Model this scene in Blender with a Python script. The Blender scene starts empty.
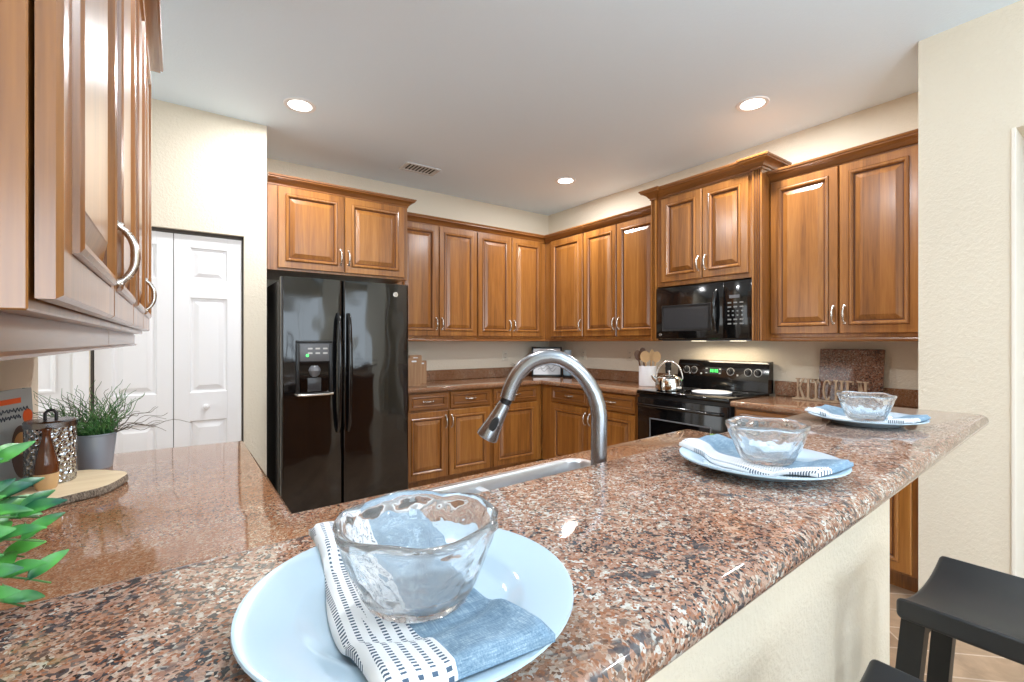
import bpy, bmesh, math, random
from mathutils import Vector, Matrix
random.seed(7)
PI = math.pi
D = bpy.data
C = bpy.context.scene.collection
S = bpy.context.scene

# ------------------------------------------------------------------ camera
F_PX, YAW, CAM_H = 467.0, math.radians(35.8), 1.315
cd = D.cameras.new('camera'); cam = D.objects.new('camera', cd); C.objects.link(cam)
cd.sensor_fit = 'HORIZONTAL'; cd.sensor_width = 36.0; cd.lens = 36.0 * F_PX / 1024.0
cd.clip_start = 0.02; cd.clip_end = 60
cam.location = (0, 0, CAM_H); cam.rotation_euler = (PI / 2, 0, -YAW)
S.camera = cam
# ------------------------------------------------------------------ view + world
vs = S.view_settings
S.display_settings.display_device = 'sRGB'
vs.view_transform = 'Standard'; vs.look = 'None'; vs.gamma = 1.0; vs.use_curve_mapping = False
vs.exposure = 0.06
S.cycles.use_denoising = True
S.cycles.max_bounces = 24; S.cycles.diffuse_bounces = 5; S.cycles.glossy_bounces = 6
S.cycles.transmission_bounces = 24; S.cycles.sample_clamp_indirect = 6.0
w = D.worlds.new('world'); S.world = w; w.use_nodes = True
bg = w.node_tree.nodes['Background']; bg.inputs[0].default_value = (0.80, 0.90, 1.0, 1); bg.inputs[1].default_value = 2.5

CEIL = 2.83
def area_light(name, loc, rot, sx, sy, power, col, spread=180, shape='RECTANGLE'):
    l = D.lights.new(name, 'AREA'); l.shape = shape; l.size = sx; l.size_y = sy
    l.energy = power; l.color = col; l.spread = math.radians(spread)
    o = D.objects.new(name, l); C.objects.link(o); o.location = loc; o.rotation_euler = rot
    return o
# daylight through the patio opening and the hall window on the left
area_light('patio_daylight', (1.6, -4.35, 1.25), (PI / 2, 0, 0), 2.9, 2.2, 36, (0.76, 0.90, 1.0))
area_light('rear_fill_light', (-1.10, -4.35, 1.5), (PI / 2, 0, 0), 1.5, 1.9, 56, (0.72, 0.88, 1.0))  # unseen fill added to lay a bluish sheen on the near cabinet side
area_light('hall_daylight', (-1.36, 3.0, 1.4), (PI / 2, 0, -PI / 2), 0.9, 1.4, 9, (0.84, 0.93, 1.0))
# unseen fill added behind the camera, throwing its light onto the ceiling
area_light('ceiling_bounce_fill', (1.0, -0.95, 1.75), (PI, 0, 0), 0.5, 0.5, 70, (0.84, 0.93, 1.0), 170, 'DISK')
KITCHEN_CAN, DINING_CAN = 23, 12
CAN_COL = (0.97, 0.98, 1.0)

# ------------------------------------------------------------------ material helpers
def srgb(r, g, b):
    f = lambda c: (c / 255) / 12.92 if c / 255 <= 0.04045 else ((c / 255 + 0.055) / 1.055) ** 2.4
    return (f(r), f(g), f(b), 1)
def newmat(name):
    m = D.materials.new(name); m.use_nodes = True
    nt = m.node_tree; return m, nt, nt.nodes['Principled BSDF']
def setp(b, **k):
    names = dict(color='Base Color', rough='Roughness', metal='Metallic', spec='Specular IOR Level', coat='Coat Weight',
                 coatr='Coat Roughness', trans='Transmission Weight', ior='IOR', emis='Emission Color', emis_s='Emission Strength', sheen='Sheen Weight', aniso='Anisotropic')
    for a, v in k.items(): b.inputs[names[a]].default_value = v
def simple(name, col, rough=0.5, metal=0.0, **k):
    m, nt, b = newmat(name); setp(b, color=col, rough=rough, metal=metal, **k); return m
def node(nt, typ, **k):
    n = nt.nodes.new(typ)
    for a, v in k.items():
        if a.startswith('i_'): n.inputs[int(a[2:])].default_value = v
        else: setattr(n, a, v)
    return n
def ramp(nt, stops, interp='LINEAR'):
    r = nt.nodes.new('ShaderNodeValToRGB'); r.color_ramp.interpolation = interp
    el = r.color_ramp.elements
    while len(el) > 1: el.remove(el[-1])
    el[0].position = stops[0][0]; el[0].color = stops[0][1]
    for p, c in stops[1:]:
        e = el.new(p); e.color = c
    return r
def coords(nt, scale=(1, 1, 1), out='Object'):
    tc = nt.nodes.new('ShaderNodeTexCoord'); mp = nt.nodes.new('ShaderNodeMapping')
    mp.inputs['Scale'].default_value = scale; nt.links.new(tc.outputs[out], mp.inputs['Vector']); return mp.outputs['Vector']
def noise(nt, vec, scale, detail=2.0, rough=0.5, dist=0.0):
    n = nt.nodes.new('ShaderNodeTexNoise'); n.inputs['Scale'].default_value = scale; n.inputs['Detail'].default_value = detail
    n.inputs['Roughness'].default_value = rough; n.inputs['Distortion'].default_value = dist
    nt.links.new(vec, n.inputs['Vector']); return n
def mixc(nt, fac, a, b, blend='MIX'):
    m = nt.nodes.new('ShaderNodeMix'); m.data_type = 'RGBA'; m.blend_type = blend
    for sock, v in ((0, fac), (6, a), (7, b)):
        if hasattr(v, 'is_output'): nt.links.new(v, m.inputs[sock])
        else: m.inputs[sock].default_value = v
    return m.outputs[2]
def math_n(nt, op, a, b=0.0, c=0.0):
    m = nt.nodes.new('ShaderNodeMath'); m.operation = op
    for k, v in enumerate((a, b, c)):
        if hasattr(v, 'is_output'): nt.links.new(v, m.inputs[k])
        else: m.inputs[k].default_value = v
    return m.outputs[0]
def bump(nt, bsdf, height, strength, dist=0.01):
    b = nt.nodes.new('ShaderNodeBump'); b.inputs['Strength'].default_value = strength; b.inputs['Distance'].default_value = dist
    nt.links.new(height, b.inputs['Height']); nt.links.new(b.outputs['Normal'], bsdf.inputs['Normal'])

def wood(name, light, mid, dark, rough=0.30, boards=0.085, coat=0.75, axis='Z'):
    m, nt, b = newmat(name)
    sc = {'Z': (1, 1, 0.05), 'X': (0.05, 1, 1), 'Y': (1, 0.05, 1)}[axis]
    v = coords(nt, sc)
    oi = nt.nodes.new('ShaderNodeObjectInfo')
    add = nt.nodes.new('ShaderNodeVectorMath'); add.operation = 'ADD'
    comb = nt.nodes.new('ShaderNodeCombineXYZ')
    r10 = math_n(nt, 'MULTIPLY', oi.outputs['Random'], 17.0)
    nt.links.new(r10, comb.inputs[0]); nt.links.new(r10, comb.inputs[1])
    nt.links.new(v, add.inputs[0]); nt.links.new(comb.outputs[0], add.inputs[1]); v2 = add.outputs[0]
    n1 = noise(nt, v2, 22, 4, 0.6, 1.2); n2 = noise(nt, v2, 160, 2, 0.5)
    base = ramp(nt, [(0.26, dark), (0.50, mid), (0.80, light)])
    val = math_n(nt, 'ADD', math_n(nt, 'MULTIPLY', n1.outputs['Fac'], 0.72), math_n(nt, 'MULTIPLY', n2.outputs['Fac'], 0.28))
    if boards:
        sep = nt.nodes.new('ShaderNodeSeparateXYZ'); nt.links.new(add.outputs[0], sep.inputs[0])
        k = math_n(nt, 'FLOOR', math_n(nt, 'DIVIDE', sep.outputs[{'Z': 0, 'X': 2, 'Y': 0}[axis]], boards))
        wn = nt.nodes.new('ShaderNodeTexWhiteNoise'); wn.noise_dimensions = '1D'; nt.links.new(k, wn.inputs['W'])
        val = math_n(nt, 'ADD', val, math_n(nt, 'MULTIPLY', math_n(nt, 'SUBTRACT', wn.outputs['Value'], 0.5), 0.22))
    val = math_n(nt, 'ADD', val, math_n(nt, 'MULTIPLY', math_n(nt, 'SUBTRACT', oi.outputs['Random'], 0.5), 0.08))
    nt.links.new(val, base.inputs[0]); nt.links.new(base.outputs[0], b.inputs['Base Color'])
    setp(b, rough=rough, coat=coat, coatr=0.2)
    bump(nt, b, n2.outputs['Fac'], 0.05, 0.002)
    return m

def granite(name, scale=1.0, tint=(1, 1, 1), rusty=False):
    m, nt, b = newmat(name)
    v = coords(nt)
    nd = noise(nt, v, 14, 3, 0.55)
    va = nt.nodes.new('ShaderNodeVectorMath'); va.operation = 'MULTIPLY_ADD'
    va.inputs[1].default_value = (0.022, 0.022, 0.022); nt.links.new(nd.outputs['Color'], va.inputs[0]); nt.links.new(v, va.inputs[2])
    def vor(s, vec=None, feat='F1'):
        t = nt.nodes.new('ShaderNodeTexVoronoi'); t.inputs['Scale'].default_value = s; nt.links.new(va.outputs[0], t.inputs['Vector'])
        sp = nt.nodes.new('ShaderNodeSeparateColor'); nt.links.new(t.outputs['Color'], sp.inputs[0]); return sp
    big, small, tiny = vor(125 * scale), vor(260 * scale), vor(520 * scale)
    T = lambda r, g, bb: tuple(a * t for a, t in zip(srgb(r, g, bb)[:3], tint)) + (1,)
    ra = ramp(nt, [(0.0, T(70, 66, 68)), (0.07, T(120, 100, 92)), (0.16, T(158, 100, 74)), (0.30, T(178, 122, 94)), (0.48, T(190, 142, 118)), (0.66, T(196, 158, 136)), (0.84, T(204, 182, 162)), (0.94, T(222, 212, 200))], 'CONSTANT')
    if not rusty:
        ra = ramp(nt, [(0.0, T(70, 68, 72)), (0.08, T(118, 108, 104)), (0.18, T(156, 112, 94)), (0.30, T(176, 132, 112)), (0.48, T(188, 150, 132)), (0.66, T(196, 168, 150)), (0.82, T(206, 190, 176)), (0.93, T(226, 220, 212))], 'CONSTANT')
    rb = ramp(nt, [(0.0, T(52, 48, 50)), (0.13, T(112, 84, 72)), (0.24, T(168, 108, 80)), (0.55, T(190, 146, 124)), (0.86, T(212, 196, 182))], 'CONSTANT')
    patch = noise(nt, v, 4.2, 3, 0.6, 0.8); vein = noise(nt, v, 9.0, 4, 0.65, 1.5)
    shift = math_n(nt, 'MULTIPLY', math_n(nt, 'SUBTRACT', patch.outputs['Fac'], 0.5), 0.9)
    nt.links.new(math_n(nt, 'ADD', big.outputs[0], shift), ra.inputs[0])
    nt.links.new(math_n(nt, 'ADD', small.outputs[1], math_n(nt, 'MULTIPLY', shift, 0.5)), rb.inputs[0])
    pick = math_n(nt, 'LESS_THAN', small.outputs[2], 0.40)
    c2 = mixc(nt, pick, ra.outputs[0], rb.outputs[0])
    tr = ramp(nt, [(0.0, (0.60, 0.58, 0.58, 1)), (0.35, (0.95, 0.95, 0.95, 1)), (1.0, (1.12, 1.1, 1.08, 1))]); nt.links.new(tiny.outputs[0], tr.inputs[0])
    c3 = mixc(nt, 0.75, c2, tr.outputs[0], 'MULTIPLY')
    rust = noise(nt, v, 3.0, 2, 0.5, 0.5); rr = ramp(nt, [(0.40, (0, 0, 0, 1)), (0.58, (0.6, 0.6, 0.6, 1))] if rusty else [(0.56, (0, 0, 0, 1)), (0.68, (0.4, 0.4, 0.4, 1))]); nt.links.new(rust.outputs['Fac'], rr.inputs[0])
    c3 = mixc(nt, rr.outputs[0], c3, T(166, 114, 80))
    dk = ramp(nt, [(0.66, (0, 0, 0, 1)), (0.74, (1, 1, 1, 1))] if rusty else [(0.565, (0, 0, 0, 1)), (0.64, (1, 1, 1, 1))]); nt.links.new(vein.outputs['Fac'], dk.inputs[0])
    dm = math_n(nt, 'MULTIPLY', dk.outputs[0], math_n(nt, 'GREATER_THAN', big.outputs[1], 0.42))
    c4 = mixc(nt, math_n(nt, 'MULTIPLY', dm, 0.85), c3, T(72, 74, 80))
    nt.links.new(c4, b.inputs['Base Color'])
    setp(b, rough=0.06, spec=0.5, coat=0.0)
    return m

def plaster(name, col, sc=70, st=0.28):
    m, nt, b = newmat(name); v = coords(nt)
    n = noise(nt, v, sc, 3, 0.6); r = ramp(nt, [(0.42, (0, 0, 0, 1)), (0.62, (1, 1, 1, 1))]); nt.links.new(n.outputs['Fac'], r.inputs[0])
    setp(b, color=col, rough=0.75); bump(nt, b, r.outputs[0], st, 0.004); return m

M = {}
M['wall'] = plaster('wall_plaster', srgb(227, 217, 198))
M['ceiling'] = plaster('ceiling_plaster', srgb(228, 243, 255), 90, 0.14)
M['white'] = simple('white_paint', srgb(238, 238, 240), 0.4)
M['gap'] = simple('dark_jamb', srgb(70, 64, 58), 0.6)
M['wood'] = wood('cabinet_wood', srgb(178, 121, 58), srgb(150, 95, 40), srgb(116, 70, 28))
M['wood_h'] = wood('cabinet_wood_moulding', srgb(158, 104, 49), srgb(134, 83, 36), srgb(102, 61, 25), boards=0, axis='X')
M['glaze'] = simple('groove_glaze', srgb(98, 56, 28), 0.4)
M['granite'] = granite('granite', 1.6, (0.70, 0.69, 0.60), True)
M['granite_bar'] = granite('granite_bar', 1.45, (0.72, 0.78, 0.80))
M['nickel'] = simple('brushed_nickel', srgb(214, 208, 200), 0.24, 1.0)
M['steel'] = simple('stainless_steel', srgb(156, 158, 162), 0.27, 1.0)
M['chrome'] = simple('polished_steel', srgb(222, 220, 216), 0.09, 1.0)
M['black'] = simple('black_enamel', srgb(16, 16, 17), 0.10, coat=0.4)
M['blackm'] = simple('black_plastic', srgb(24, 24, 25), 0.38)
M['blackglass'] = simple('black_glass', srgb(8, 8, 9), 0.04)
M['mwglass'] = simple('screened_glass', srgb(58, 58, 60), 0.22)
M['grey'] = simple('grey_plastic', srgb(104, 106, 110), 0.35)
M['print'] = simple('white_print', srgb(200, 200, 198), 0.5)
M['keyprint'] = simple('key_print', srgb(136, 136, 134), 0.5)
M['sinksteel'] = simple('sink_steel', srgb(212, 215, 219), 0.32, 0.9)
M['green'] = simple('green_display', (0.05, 0.5, 0.08, 1), 0.4, emis=(0.1, 1.0, 0.2, 1), emis_s=1.6)
M['lens'] = simple('lamp_lens', (1, 1, 1, 1), 0.5, emis=(1.0, 0.96, 0.88, 1), emis_s=9.0)
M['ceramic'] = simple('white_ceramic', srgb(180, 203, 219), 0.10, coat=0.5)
M['ceramicm'] = simple('matte_white_ceramic', srgb(236, 236, 240), 0.35)
M['seat'] = simple('stool_seat_leather', srgb(44, 45, 47), 0.42)
M['stoolwood'] = simple('stool_black_wood', srgb(26, 26, 27), 0.45)
M['darkframe'] = simple('dark_frame', srgb(34, 32, 32), 0.4)
M['paper'] = simple('print_paper', srgb(226, 228, 232), 0.7)
M['ink'] = simple('ink', srgb(60, 66, 78), 0.7)
M['vent'] = simple('vent_metal', srgb(214, 214, 212), 0.5)
M['ventdark'] = simple('vent_dark', srgb(62, 62, 60), 0.8)
def fridge_mat():
    m, nt, b = newmat('fridge_black_gloss'); v = coords(nt, (1.4, 1, 1.0))
    n = noise(nt, v, 2.4, 1.0, 0.4); n2 = noise(nt, v, 140, 2)
    setp(b, color=srgb(14, 14, 15), rough=0.06, spec=0.65, coat=0.4, coatr=0.04)
    h = math_n(nt, 'ADD', n.outputs['Fac'], math_n(nt, 'MULTIPLY', n2.outputs['Fac'], 0.002)); bump(nt, b, h, 0.16, 0.12); return m
M['fridge'] = fridge_mat()
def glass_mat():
    m, nt, b = newmat('brightened_glass'); v = coords(nt)
    setp(b, color=(0.985, 0.995, 1.0, 1), rough=0.0, trans=0.93, ior=1.43)  # white diffuse remainder lifts the rim, standing in for reflected light
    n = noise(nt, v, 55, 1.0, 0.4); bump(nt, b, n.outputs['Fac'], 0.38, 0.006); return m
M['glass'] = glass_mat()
def floor_mat():
    m, nt, b = newmat('floor_wood_tile'); tc = nt.nodes.new('ShaderNodeTexCoord')
    mp = nt.nodes.new('ShaderNodeMapping'); mp.inputs['Rotation'].default_value = (0, 0, PI / 4); nt.links.new(tc.outputs['Object'], mp.inputs['Vector'])
    br = nt.nodes.new('ShaderNodeTexBrick'); nt.links.new(mp.outputs[0], br.inputs['Vector'])
    br.inputs['Scale'].default_value = 1.0; br.inputs['Brick Width'].default_value = 0.9; br.inputs['Row Height'].default_value = 0.16
    br.inputs['Mortar Size'].default_value = 0.004; br.inputs['Color1'].default_value = srgb(172, 146, 120); br.inputs['Color2'].default_value = srgb(146, 120, 96); br.inputs['Mortar'].default_value = srgb(196, 178, 160)
    n = noise(nt, mp.outputs[0], 9, 4, 0.6, 1.0); r = ramp(nt, [(0.3, (0.72, 0.70, 0.68, 1)), (0.7, (1.15, 1.12, 1.1, 1))]); nt.links.new(n.outputs['Fac'], r.inputs[0])
    c = mixc(nt, 1.0, br.outputs['Color'], r.outputs[0], 'MULTIPLY'); nt.links.new(c, b.inputs['Base Color']); setp(b, rough=0.32); return m
M['floor'] = floor_mat()
def napkin_mats():
    m, nt, b = newmat('napkin_chambray'); v = coords(nt)
    w1 = noise(nt, coords(nt, (1, 0.04, 1)), 900, 2, 0.7); w2 = noise(nt, coords(nt, (0.04, 1, 1)), 900, 2, 0.7); n = noise(nt, v, 60, 2)
    s = math_n(nt, 'ADD', math_n(nt, 'ADD', math_n(nt, 'MULTIPLY', w1.outputs['Fac'], 0.4), math_n(nt, 'MULTIPLY', w2.outputs['Fac'], 0.4)), math_n(nt, 'MULTIPLY', n.outputs['Fac'], 0.2))
    r = ramp(nt, [(0.34, srgb(84, 112, 136)), (0.52, srgb(122, 150, 172)), (0.68, srgb(176, 194, 206))]); nt.links.new(s, r.inputs[0])
    nt.links.new(r.outputs[0], b.inputs['Base Color']); setp(b, rough=0.9); bump(nt, b, s, 0.25, 0.002)
    m2, nt, b = newmat('napkin_striped'); v = coords(nt); sp = nt.nodes.new('ShaderNodeSeparateXYZ'); nt.links.new(v, sp.inputs[0])
    col = math_n(nt, 'FRACT', math_n(nt, 'DIVIDE', sp.outputs[0], 0.0098)); row = math_n(nt, 'FRACT', math_n(nt, 'DIVIDE', sp.outputs[1], 0.0046))
    a = math_n(nt, 'MULTIPLY', math_n(nt, 'LESS_THAN', math_n(nt, 'ABSOLUTE', math_n(nt, 'SUBTRACT', col, 0.5)), 0.21), math_n(nt, 'LESS_THAN', row, 0.5))
    gap = noise(nt, coords(nt, (8, 1, 0)), 22, 0); g = math_n(nt, 'GREATER_THAN', gap.outputs['Fac'], 0.34)
    c = mixc(nt, math_n(nt, 'MULTIPLY', a, g), srgb(232, 236, 240), srgb(70, 90, 112)); nt.links.new(c, b.inputs['Base Color']); setp(b, rough=0.9)
    w3 = noise(nt, v, 700, 2); bump(nt, b, w3.outputs['Fac'], 0.2, 0.002)
    return m, m2
M['chambray'], M['striped'] = napkin_mats()
def leafmat(name, c1, c2, sc=30):
    m, nt, b = newmat(name); n = noise(nt, coords(nt), sc, 2); oi = nt.nodes.new('ShaderNodeObjectInfo')
    r = ramp(nt, [(0.35, c1), (0.65, c2)]); nt.links.new(n.outputs['Fac'], r.inputs[0]); nt.links.new(r.outputs[0], b.inputs['Base Color']); setp(b, rough=0.4); return m
M['leaf'] = leafmat('green_leaf', srgb(14, 78, 58), srgb(88, 166, 66), 30)
M['grass'] = leafmat('curly_grass', srgb(40, 92, 48), srgb(92, 140, 74), 40)
M['twig'] = simple('grey_twig', srgb(104, 96, 84), 0.7)
M['darkleaf'] = leafmat('dark_leaf', srgb(30, 44, 30), srgb(56, 70, 46), 40)
M['soil'] = simple('soil', srgb(60, 48, 38), 0.9)
M['zinc'] = simple('zinc_bucket', srgb(170, 184, 200), 0.32, 0.5)
def hammered():
    m, nt, b = newmat('hammered_metal'); t = nt.nodes.new('ShaderNodeTexVoronoi'); t.inputs['Scale'].default_value = 95; nt.links.new(coords(nt), t.inputs['Vector'])
    setp(b, color=srgb(196, 200, 204), rough=0.16, metal=1.0); bump(nt, b, t.outputs['Distance'], 1.0, 0.010); return m
M['hammered'] = hammered()
M['slabtop'] = wood('slab_top_wood', srgb(224, 206, 174), srgb(210, 188, 152), srgb(190, 164, 126), 0.5, 0, 0, 'X')
def bark():
    m, nt, b = newmat('bark'); n = noise(nt, coords(nt, (1, 1, 0.5)), 260, 4, 0.7); r = ramp(nt, [(0.35, srgb(70, 58, 48)), (0.65, srgb(162, 146, 128))]); nt.links.new(n.outputs['Fac'], r.inputs[0])
    nt.links.new(r.outputs[0], b.inputs['Base Color']); setp(b, rough=0.9); bump(nt, b, n.outputs['Fac'], 0.8, 0.004); return m
M['bark'] = bark()
M['brownglaze'] = simple('brown_glaze', srgb(92, 50, 26), 0.10, coat=0.6)
M['tan'] = simple('tan_wood', srgb(206, 170, 124), 0.5)
M['board'] = wood('board_wood', srgb(186, 150, 112), srgb(160, 122, 88), srgb(130, 96, 66), 0.5, 0, 0)
M['letterwood'] = wood('letter_wood', srgb(206, 182, 154), srgb(184, 158, 130), srgb(146, 120, 96), 0.7, 0, 0)
M['spoon'] = simple('spoon_wood', srgb(206, 166, 116), 0.55)
M['spoondark'] = simple('dark_spoon_wood', srgb(92, 58, 34), 0.5)
M['cover'] = simple('book_cover', srgb(168, 172, 172), 0.35)
M['orange'] = simple('orange_print', srgb(226, 96, 44), 0.4)
M['ovalbrown'] = simple('photo_brown', srgb(88, 66, 58), 0.4)
M['food'] = simple('photo_food', srgb(206, 158, 100), 0.4)
M['teal'] = simple('book_spine', srgb(58, 112, 104), 0.4)
M['outlet'] = simple('outlet_plastic', srgb(222, 214, 196), 0.4)
M['slot'] = simple('outlet_slot', srgb(70, 64, 56), 0.6)
M['warmglass'] = simple('hood_lamp', (1, 1, 1, 1), 0.4, emis=(1.0, 0.86, 0.62, 1), emis_s=5)

# ------------------------------------------------------------------ mesh builder
class MB:
    def __init__(s): s.v = []; s.f = []; s.m = []
    def add(s, vs_, fs, m=0):
        o = len(s.v); s.v += [tuple(p) for p in vs_]
        for f in fs: s.f.append(tuple(i + o for i in f)); s.m.append(m)
    def box(s, x0, x1, y0, y1, z0, z1, m=0, bev=0.0, seg=2):
        bm = bmesh.new(); bmesh.ops.create_cube(bm, size=1)
        for v in bm.verts:
            v.co = Vector((x0 + (v.co.x + .5) * (x1 - x0), y0 + (v.co.y + .5) * (y1 - y0), z0 + (v.co.z + .5) * (z1 - z0)))
        if bev: bmesh.ops.bevel(bm, geom=bm.edges[:], offset=bev, segments=seg, profile=0.5, affect='EDGES')
        s.bm(bm, m)
    def bm(s, bm, m=0, mat=None):
        bm.verts.index_update(); vv = [mat @ v.co if mat else v.co for v in bm.verts]
        s.add(vv, [[v.index for v in f.verts] for f in bm.faces], m); bm.free()
    def lathe(s, prof, segs=32, c=(0, 0, 0), m=0, mat=None, capb=False, capt=False):
        vs_ = []; n = len(prof)
        for k in range(segs):
            a = 2 * PI * k / segs
            for r, z in prof:
                p = Vector((r * math.cos(a), r * math.sin(a), z))
                if mat: p = mat @ p
                vs_.append((p.x + c[0], p.y + c[1], p.z + c[2]))
        fs = []
        for k in range(segs):
            k2 = (k + 1) % segs
            for i in range(n - 1): fs.append((k * n + i, k2 * n + i, k2 * n + i + 1, k * n + i + 1))
        if capb: fs.append(tuple(k * n for k in reversed(range(segs))))
        if capt: fs.append(tuple(k * n + n - 1 for k in range(segs)))
        s.add(vs_, fs, m)
    def tube(s, path, rad, segs=10, m=0, caps=True, flat=1.0):
        P = [Vector(p) for p in path]; n = len(P)
        R = rad if isinstance(rad, (list, tuple)) else [rad] * n
        t0 = (P[1] - P[0]).normalized(); ref = Vector((0, 0, 1)) if abs(t0.z) < 0.9 else Vector((1, 0, 0))
        nn = t0.cross(ref).normalized(); vs_ = []
        for i in range(n):
            t = (P[min(i + 1, n - 1)] - P[max(i - 1, 0)]).normalized()
            nn = (nn - t * nn.dot(t)).normalized(); b = t.cross(nn)
            for k in range(segs):
                a = 2 * PI * k / segs; q = P[i] + (nn * math.cos(a) + b * math.sin(a) * flat) * R[i]; vs_.append(tuple(q))
        fs = []
        for i in range(n - 1):
            for k in range(segs):
                k2 = (k + 1) % segs; fs.append((i * segs + k, i * segs + k2, (i + 1) * segs + k2, (i + 1) * segs + k))
        if caps: fs.append(tuple(reversed(range(segs)))); fs.append(tuple((n - 1) * segs + k for k in range(segs)))
        s.add(vs_, fs, m)
    def loft(s, loops, m=0, capa=True, capb=True, closed=True):
        n = len(loops[0]); o = []; fs = []
        for L in loops: o += [tuple(p) for p in L]
        for i in range(len(loops) - 1):
            for k in range(n if closed else n - 1):
                k2 = (k + 1) % n; fs.append((i * n + k, i * n + k2, (i + 1) * n + k2, (i + 1) * n + k))
        if capa: fs.append(tuple(reversed(range(n))))
        if capb: fs.append(tuple((len(loops) - 1) * n + k for k in range(n)))
        s.add(o, fs, m)
    def prism(s, poly, y0, y1, m=0):           # poly in x,z ; extruded along y
        s.loft([[(x, y1, z) for x, z in poly], [(x, y0, z) for x, z in poly]], m)
    def build(s, name, mats, parent=None, loc=(0, 0, 0), rot=(0, 0, 0), smooth=True, angle=34):
        me = D.meshes.new(name); me.from_pydata(s.v, [], s.f)
        ml = mats if isinstance(mats, (list, tuple)) else [mats]
        for q in ml: me.materials.append(q)
        me.polygons.foreach_set('material_index', s.m)
        bm = bmesh.new(); bm.from_mesh(me); bmesh.ops.recalc_face_normals(bm, faces=bm.faces[:]); bm.to_mesh(me); bm.free()
        if smooth:
            me.polygons.foreach_set('use_smooth', [True] * len(me.polygons)); me.set_sharp_from_angle(angle=math.radians(angle))
        me.update(); o = D.objects.new(name, me); C.objects.link(o); o.location = loc; o.rotation_euler = rot
        if parent: o.parent = parent
        return o
def tag(o, label, cat, group=None, kind=None):
    if label: o['label'] = label
    if cat: o['category'] = cat
    if group: o['group'] = group
    if kind: o['kind'] = kind
    return o
def thing(name, label, cat, loc=(0, 0, 0), rz=0.0, group=None):
    o = D.objects.new(name, None); C.objects.link(o); o.empty_display_size = 0.1
    o.location = loc; o.rotation_euler = (0, 0, rz); return tag(o, label, cat, group)
def struct(o, label=None, cat=None):
    o['kind'] = 'structure'
    if label: tag(o, label, cat)
    return o
def copy_tree(o, parent=None):
    c = o.copy(); C.objects.link(c); c.parent = parent
    for ch in [q for q in D.objects if q.parent == o]: copy_tree(ch, c)
    return c
def offset_poly(P, d):                          # inward offset of a CCW polygon
    n = len(P); out = []
    for i in range(n):
        a, b, c = Vector(P[i - 1]), Vector(P[i]), Vector(P[(i + 1) % n])
        e1 = (b - a).normalized(); e2 = (c - b).normalized(); n1 = Vector((-e1.y, e1.x)); n2 = Vector((-e2.y, e2.x))
        q = (n1 + n2); q = q / max(0.25, (1 + n1.dot(n2))); p = b + q * d; out.append((p.x, p.y))
    return out
def round_poly(P, radii, seg=8):
    n = len(P); out = []
    for i in range(n):
        r = radii[i] if isinstance(radii, (list, tuple)) else radii
        if r <= 0: out.append(tuple(P[i])); continue
        a, b, c = Vector(P[i - 1]), Vector(P[i]), Vector(P[(i + 1) % n])
        u = (a - b).normalized(); v = (c - b).normalized(); ang = u.angle(v); t = r / math.tan(ang / 2)
        p0, p1 = b + u * t, b + v * t; cen = b + (u + v).normalized() * (r / math.sin(ang / 2))
        a0 = math.atan2(p0.y - cen.y, p0.x - cen.x); a1 = math.atan2(p1.y - cen.y, p1.x - cen.x)
        da = (a1 - a0 + PI) % (2 * PI) - PI
        for k in range(seg + 1): out.append((cen.x + r * math.cos(a0 + da * k / seg), cen.y + r * math.sin(a0 + da * k / seg)))
    return out
def slab(mb, P, z0, z1, r, seg=6, m=0):          # slab with a bullnose edge of radius r
    loops = []
    for k in range(seg + 1):
        a = PI / 2 * k / seg; loops.append([(x, y, z0 + r - r * math.cos(a)) for x, y in offset_poly(P, r - r * math.sin(a))])
    for k in range(seg + 1):
        a = PI / 2 * k / seg; loops.append([(x, y, z1 - r + r * math.sin(a)) for x, y in offset_poly(P, r - r * math.cos(a))])
    mb.loft(loops, m)

# ------------------------------------------------------------------ the room
XB, YA, XL = 3.66, 4.32, -0.41          # right wall, back wall, left wall
def wallbox(name, x0, x1, y0, y1, z0=0, z1=CEIL, mat='wall'):
    b = MB(); b.box(x0, x1, y0, y1, z0, z1); return struct(b.build(name, M[mat], smooth=False))
b = MB(); b.box(-2.6, 5.2, -4.6, 4.5, -0.1, 0); struct(b.build('floor', M['floor'], smooth=False))
b = MB(); b.box(-2.6, 5.2, -4.6, 4.5, CEIL, CEIL + 0.1); struct(b.build('ceiling', M['ceiling'], smooth=False))
wallbox('wall_back', 0.53, XB + 0.12, YA, YA + 0.12)
wallbox('wall_right', XB, XB + 0.12, -1.6, YA)
wallbox('wall_left', XL - 0.12, XL, -0.25, 2.42)
b = MB(); b.box(-2.60, -2.48, -4.5, 2.2, 0, CEIL)
b.box(-2.48, XL - 0.12, 1.9, 2.0, 0, CEIL); struct(b.build('wall_side', M['wall'], smooth=False))
# pantry wall with the bifold opening
PY, DX0, DX1, DZ = 3.68, -0.408, 0.384, 2.035
b = MB(); b.box(DX1, 0.523, PY, PY + 0.12, 0, CEIL); b.box(-1.40, DX1, PY, PY + 0.12, DZ, CEIL); b.box(-1.40, -1.22, PY, PY + 0.12, 0, DZ)
b.box(DX0 - 0.07, DX0, PY, PY + 0.12, 0, DZ)
b.box(0.423, 0.523, PY + 0.12, YA + 0.12, 0, CEIL)
struct(b.build('wall_pantry', M['wall'], smooth=False))
wallbox('wall_hall', -1.52, -1.40, 2.2, PY + 0.12)
b = MB(); b.box(DX0 - 0.02, DX1 + 0.02, PY + 0.10, PY + 0.115, 0, DZ); struct(b.build('trim_1', M['gap'], smooth=False))
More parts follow.
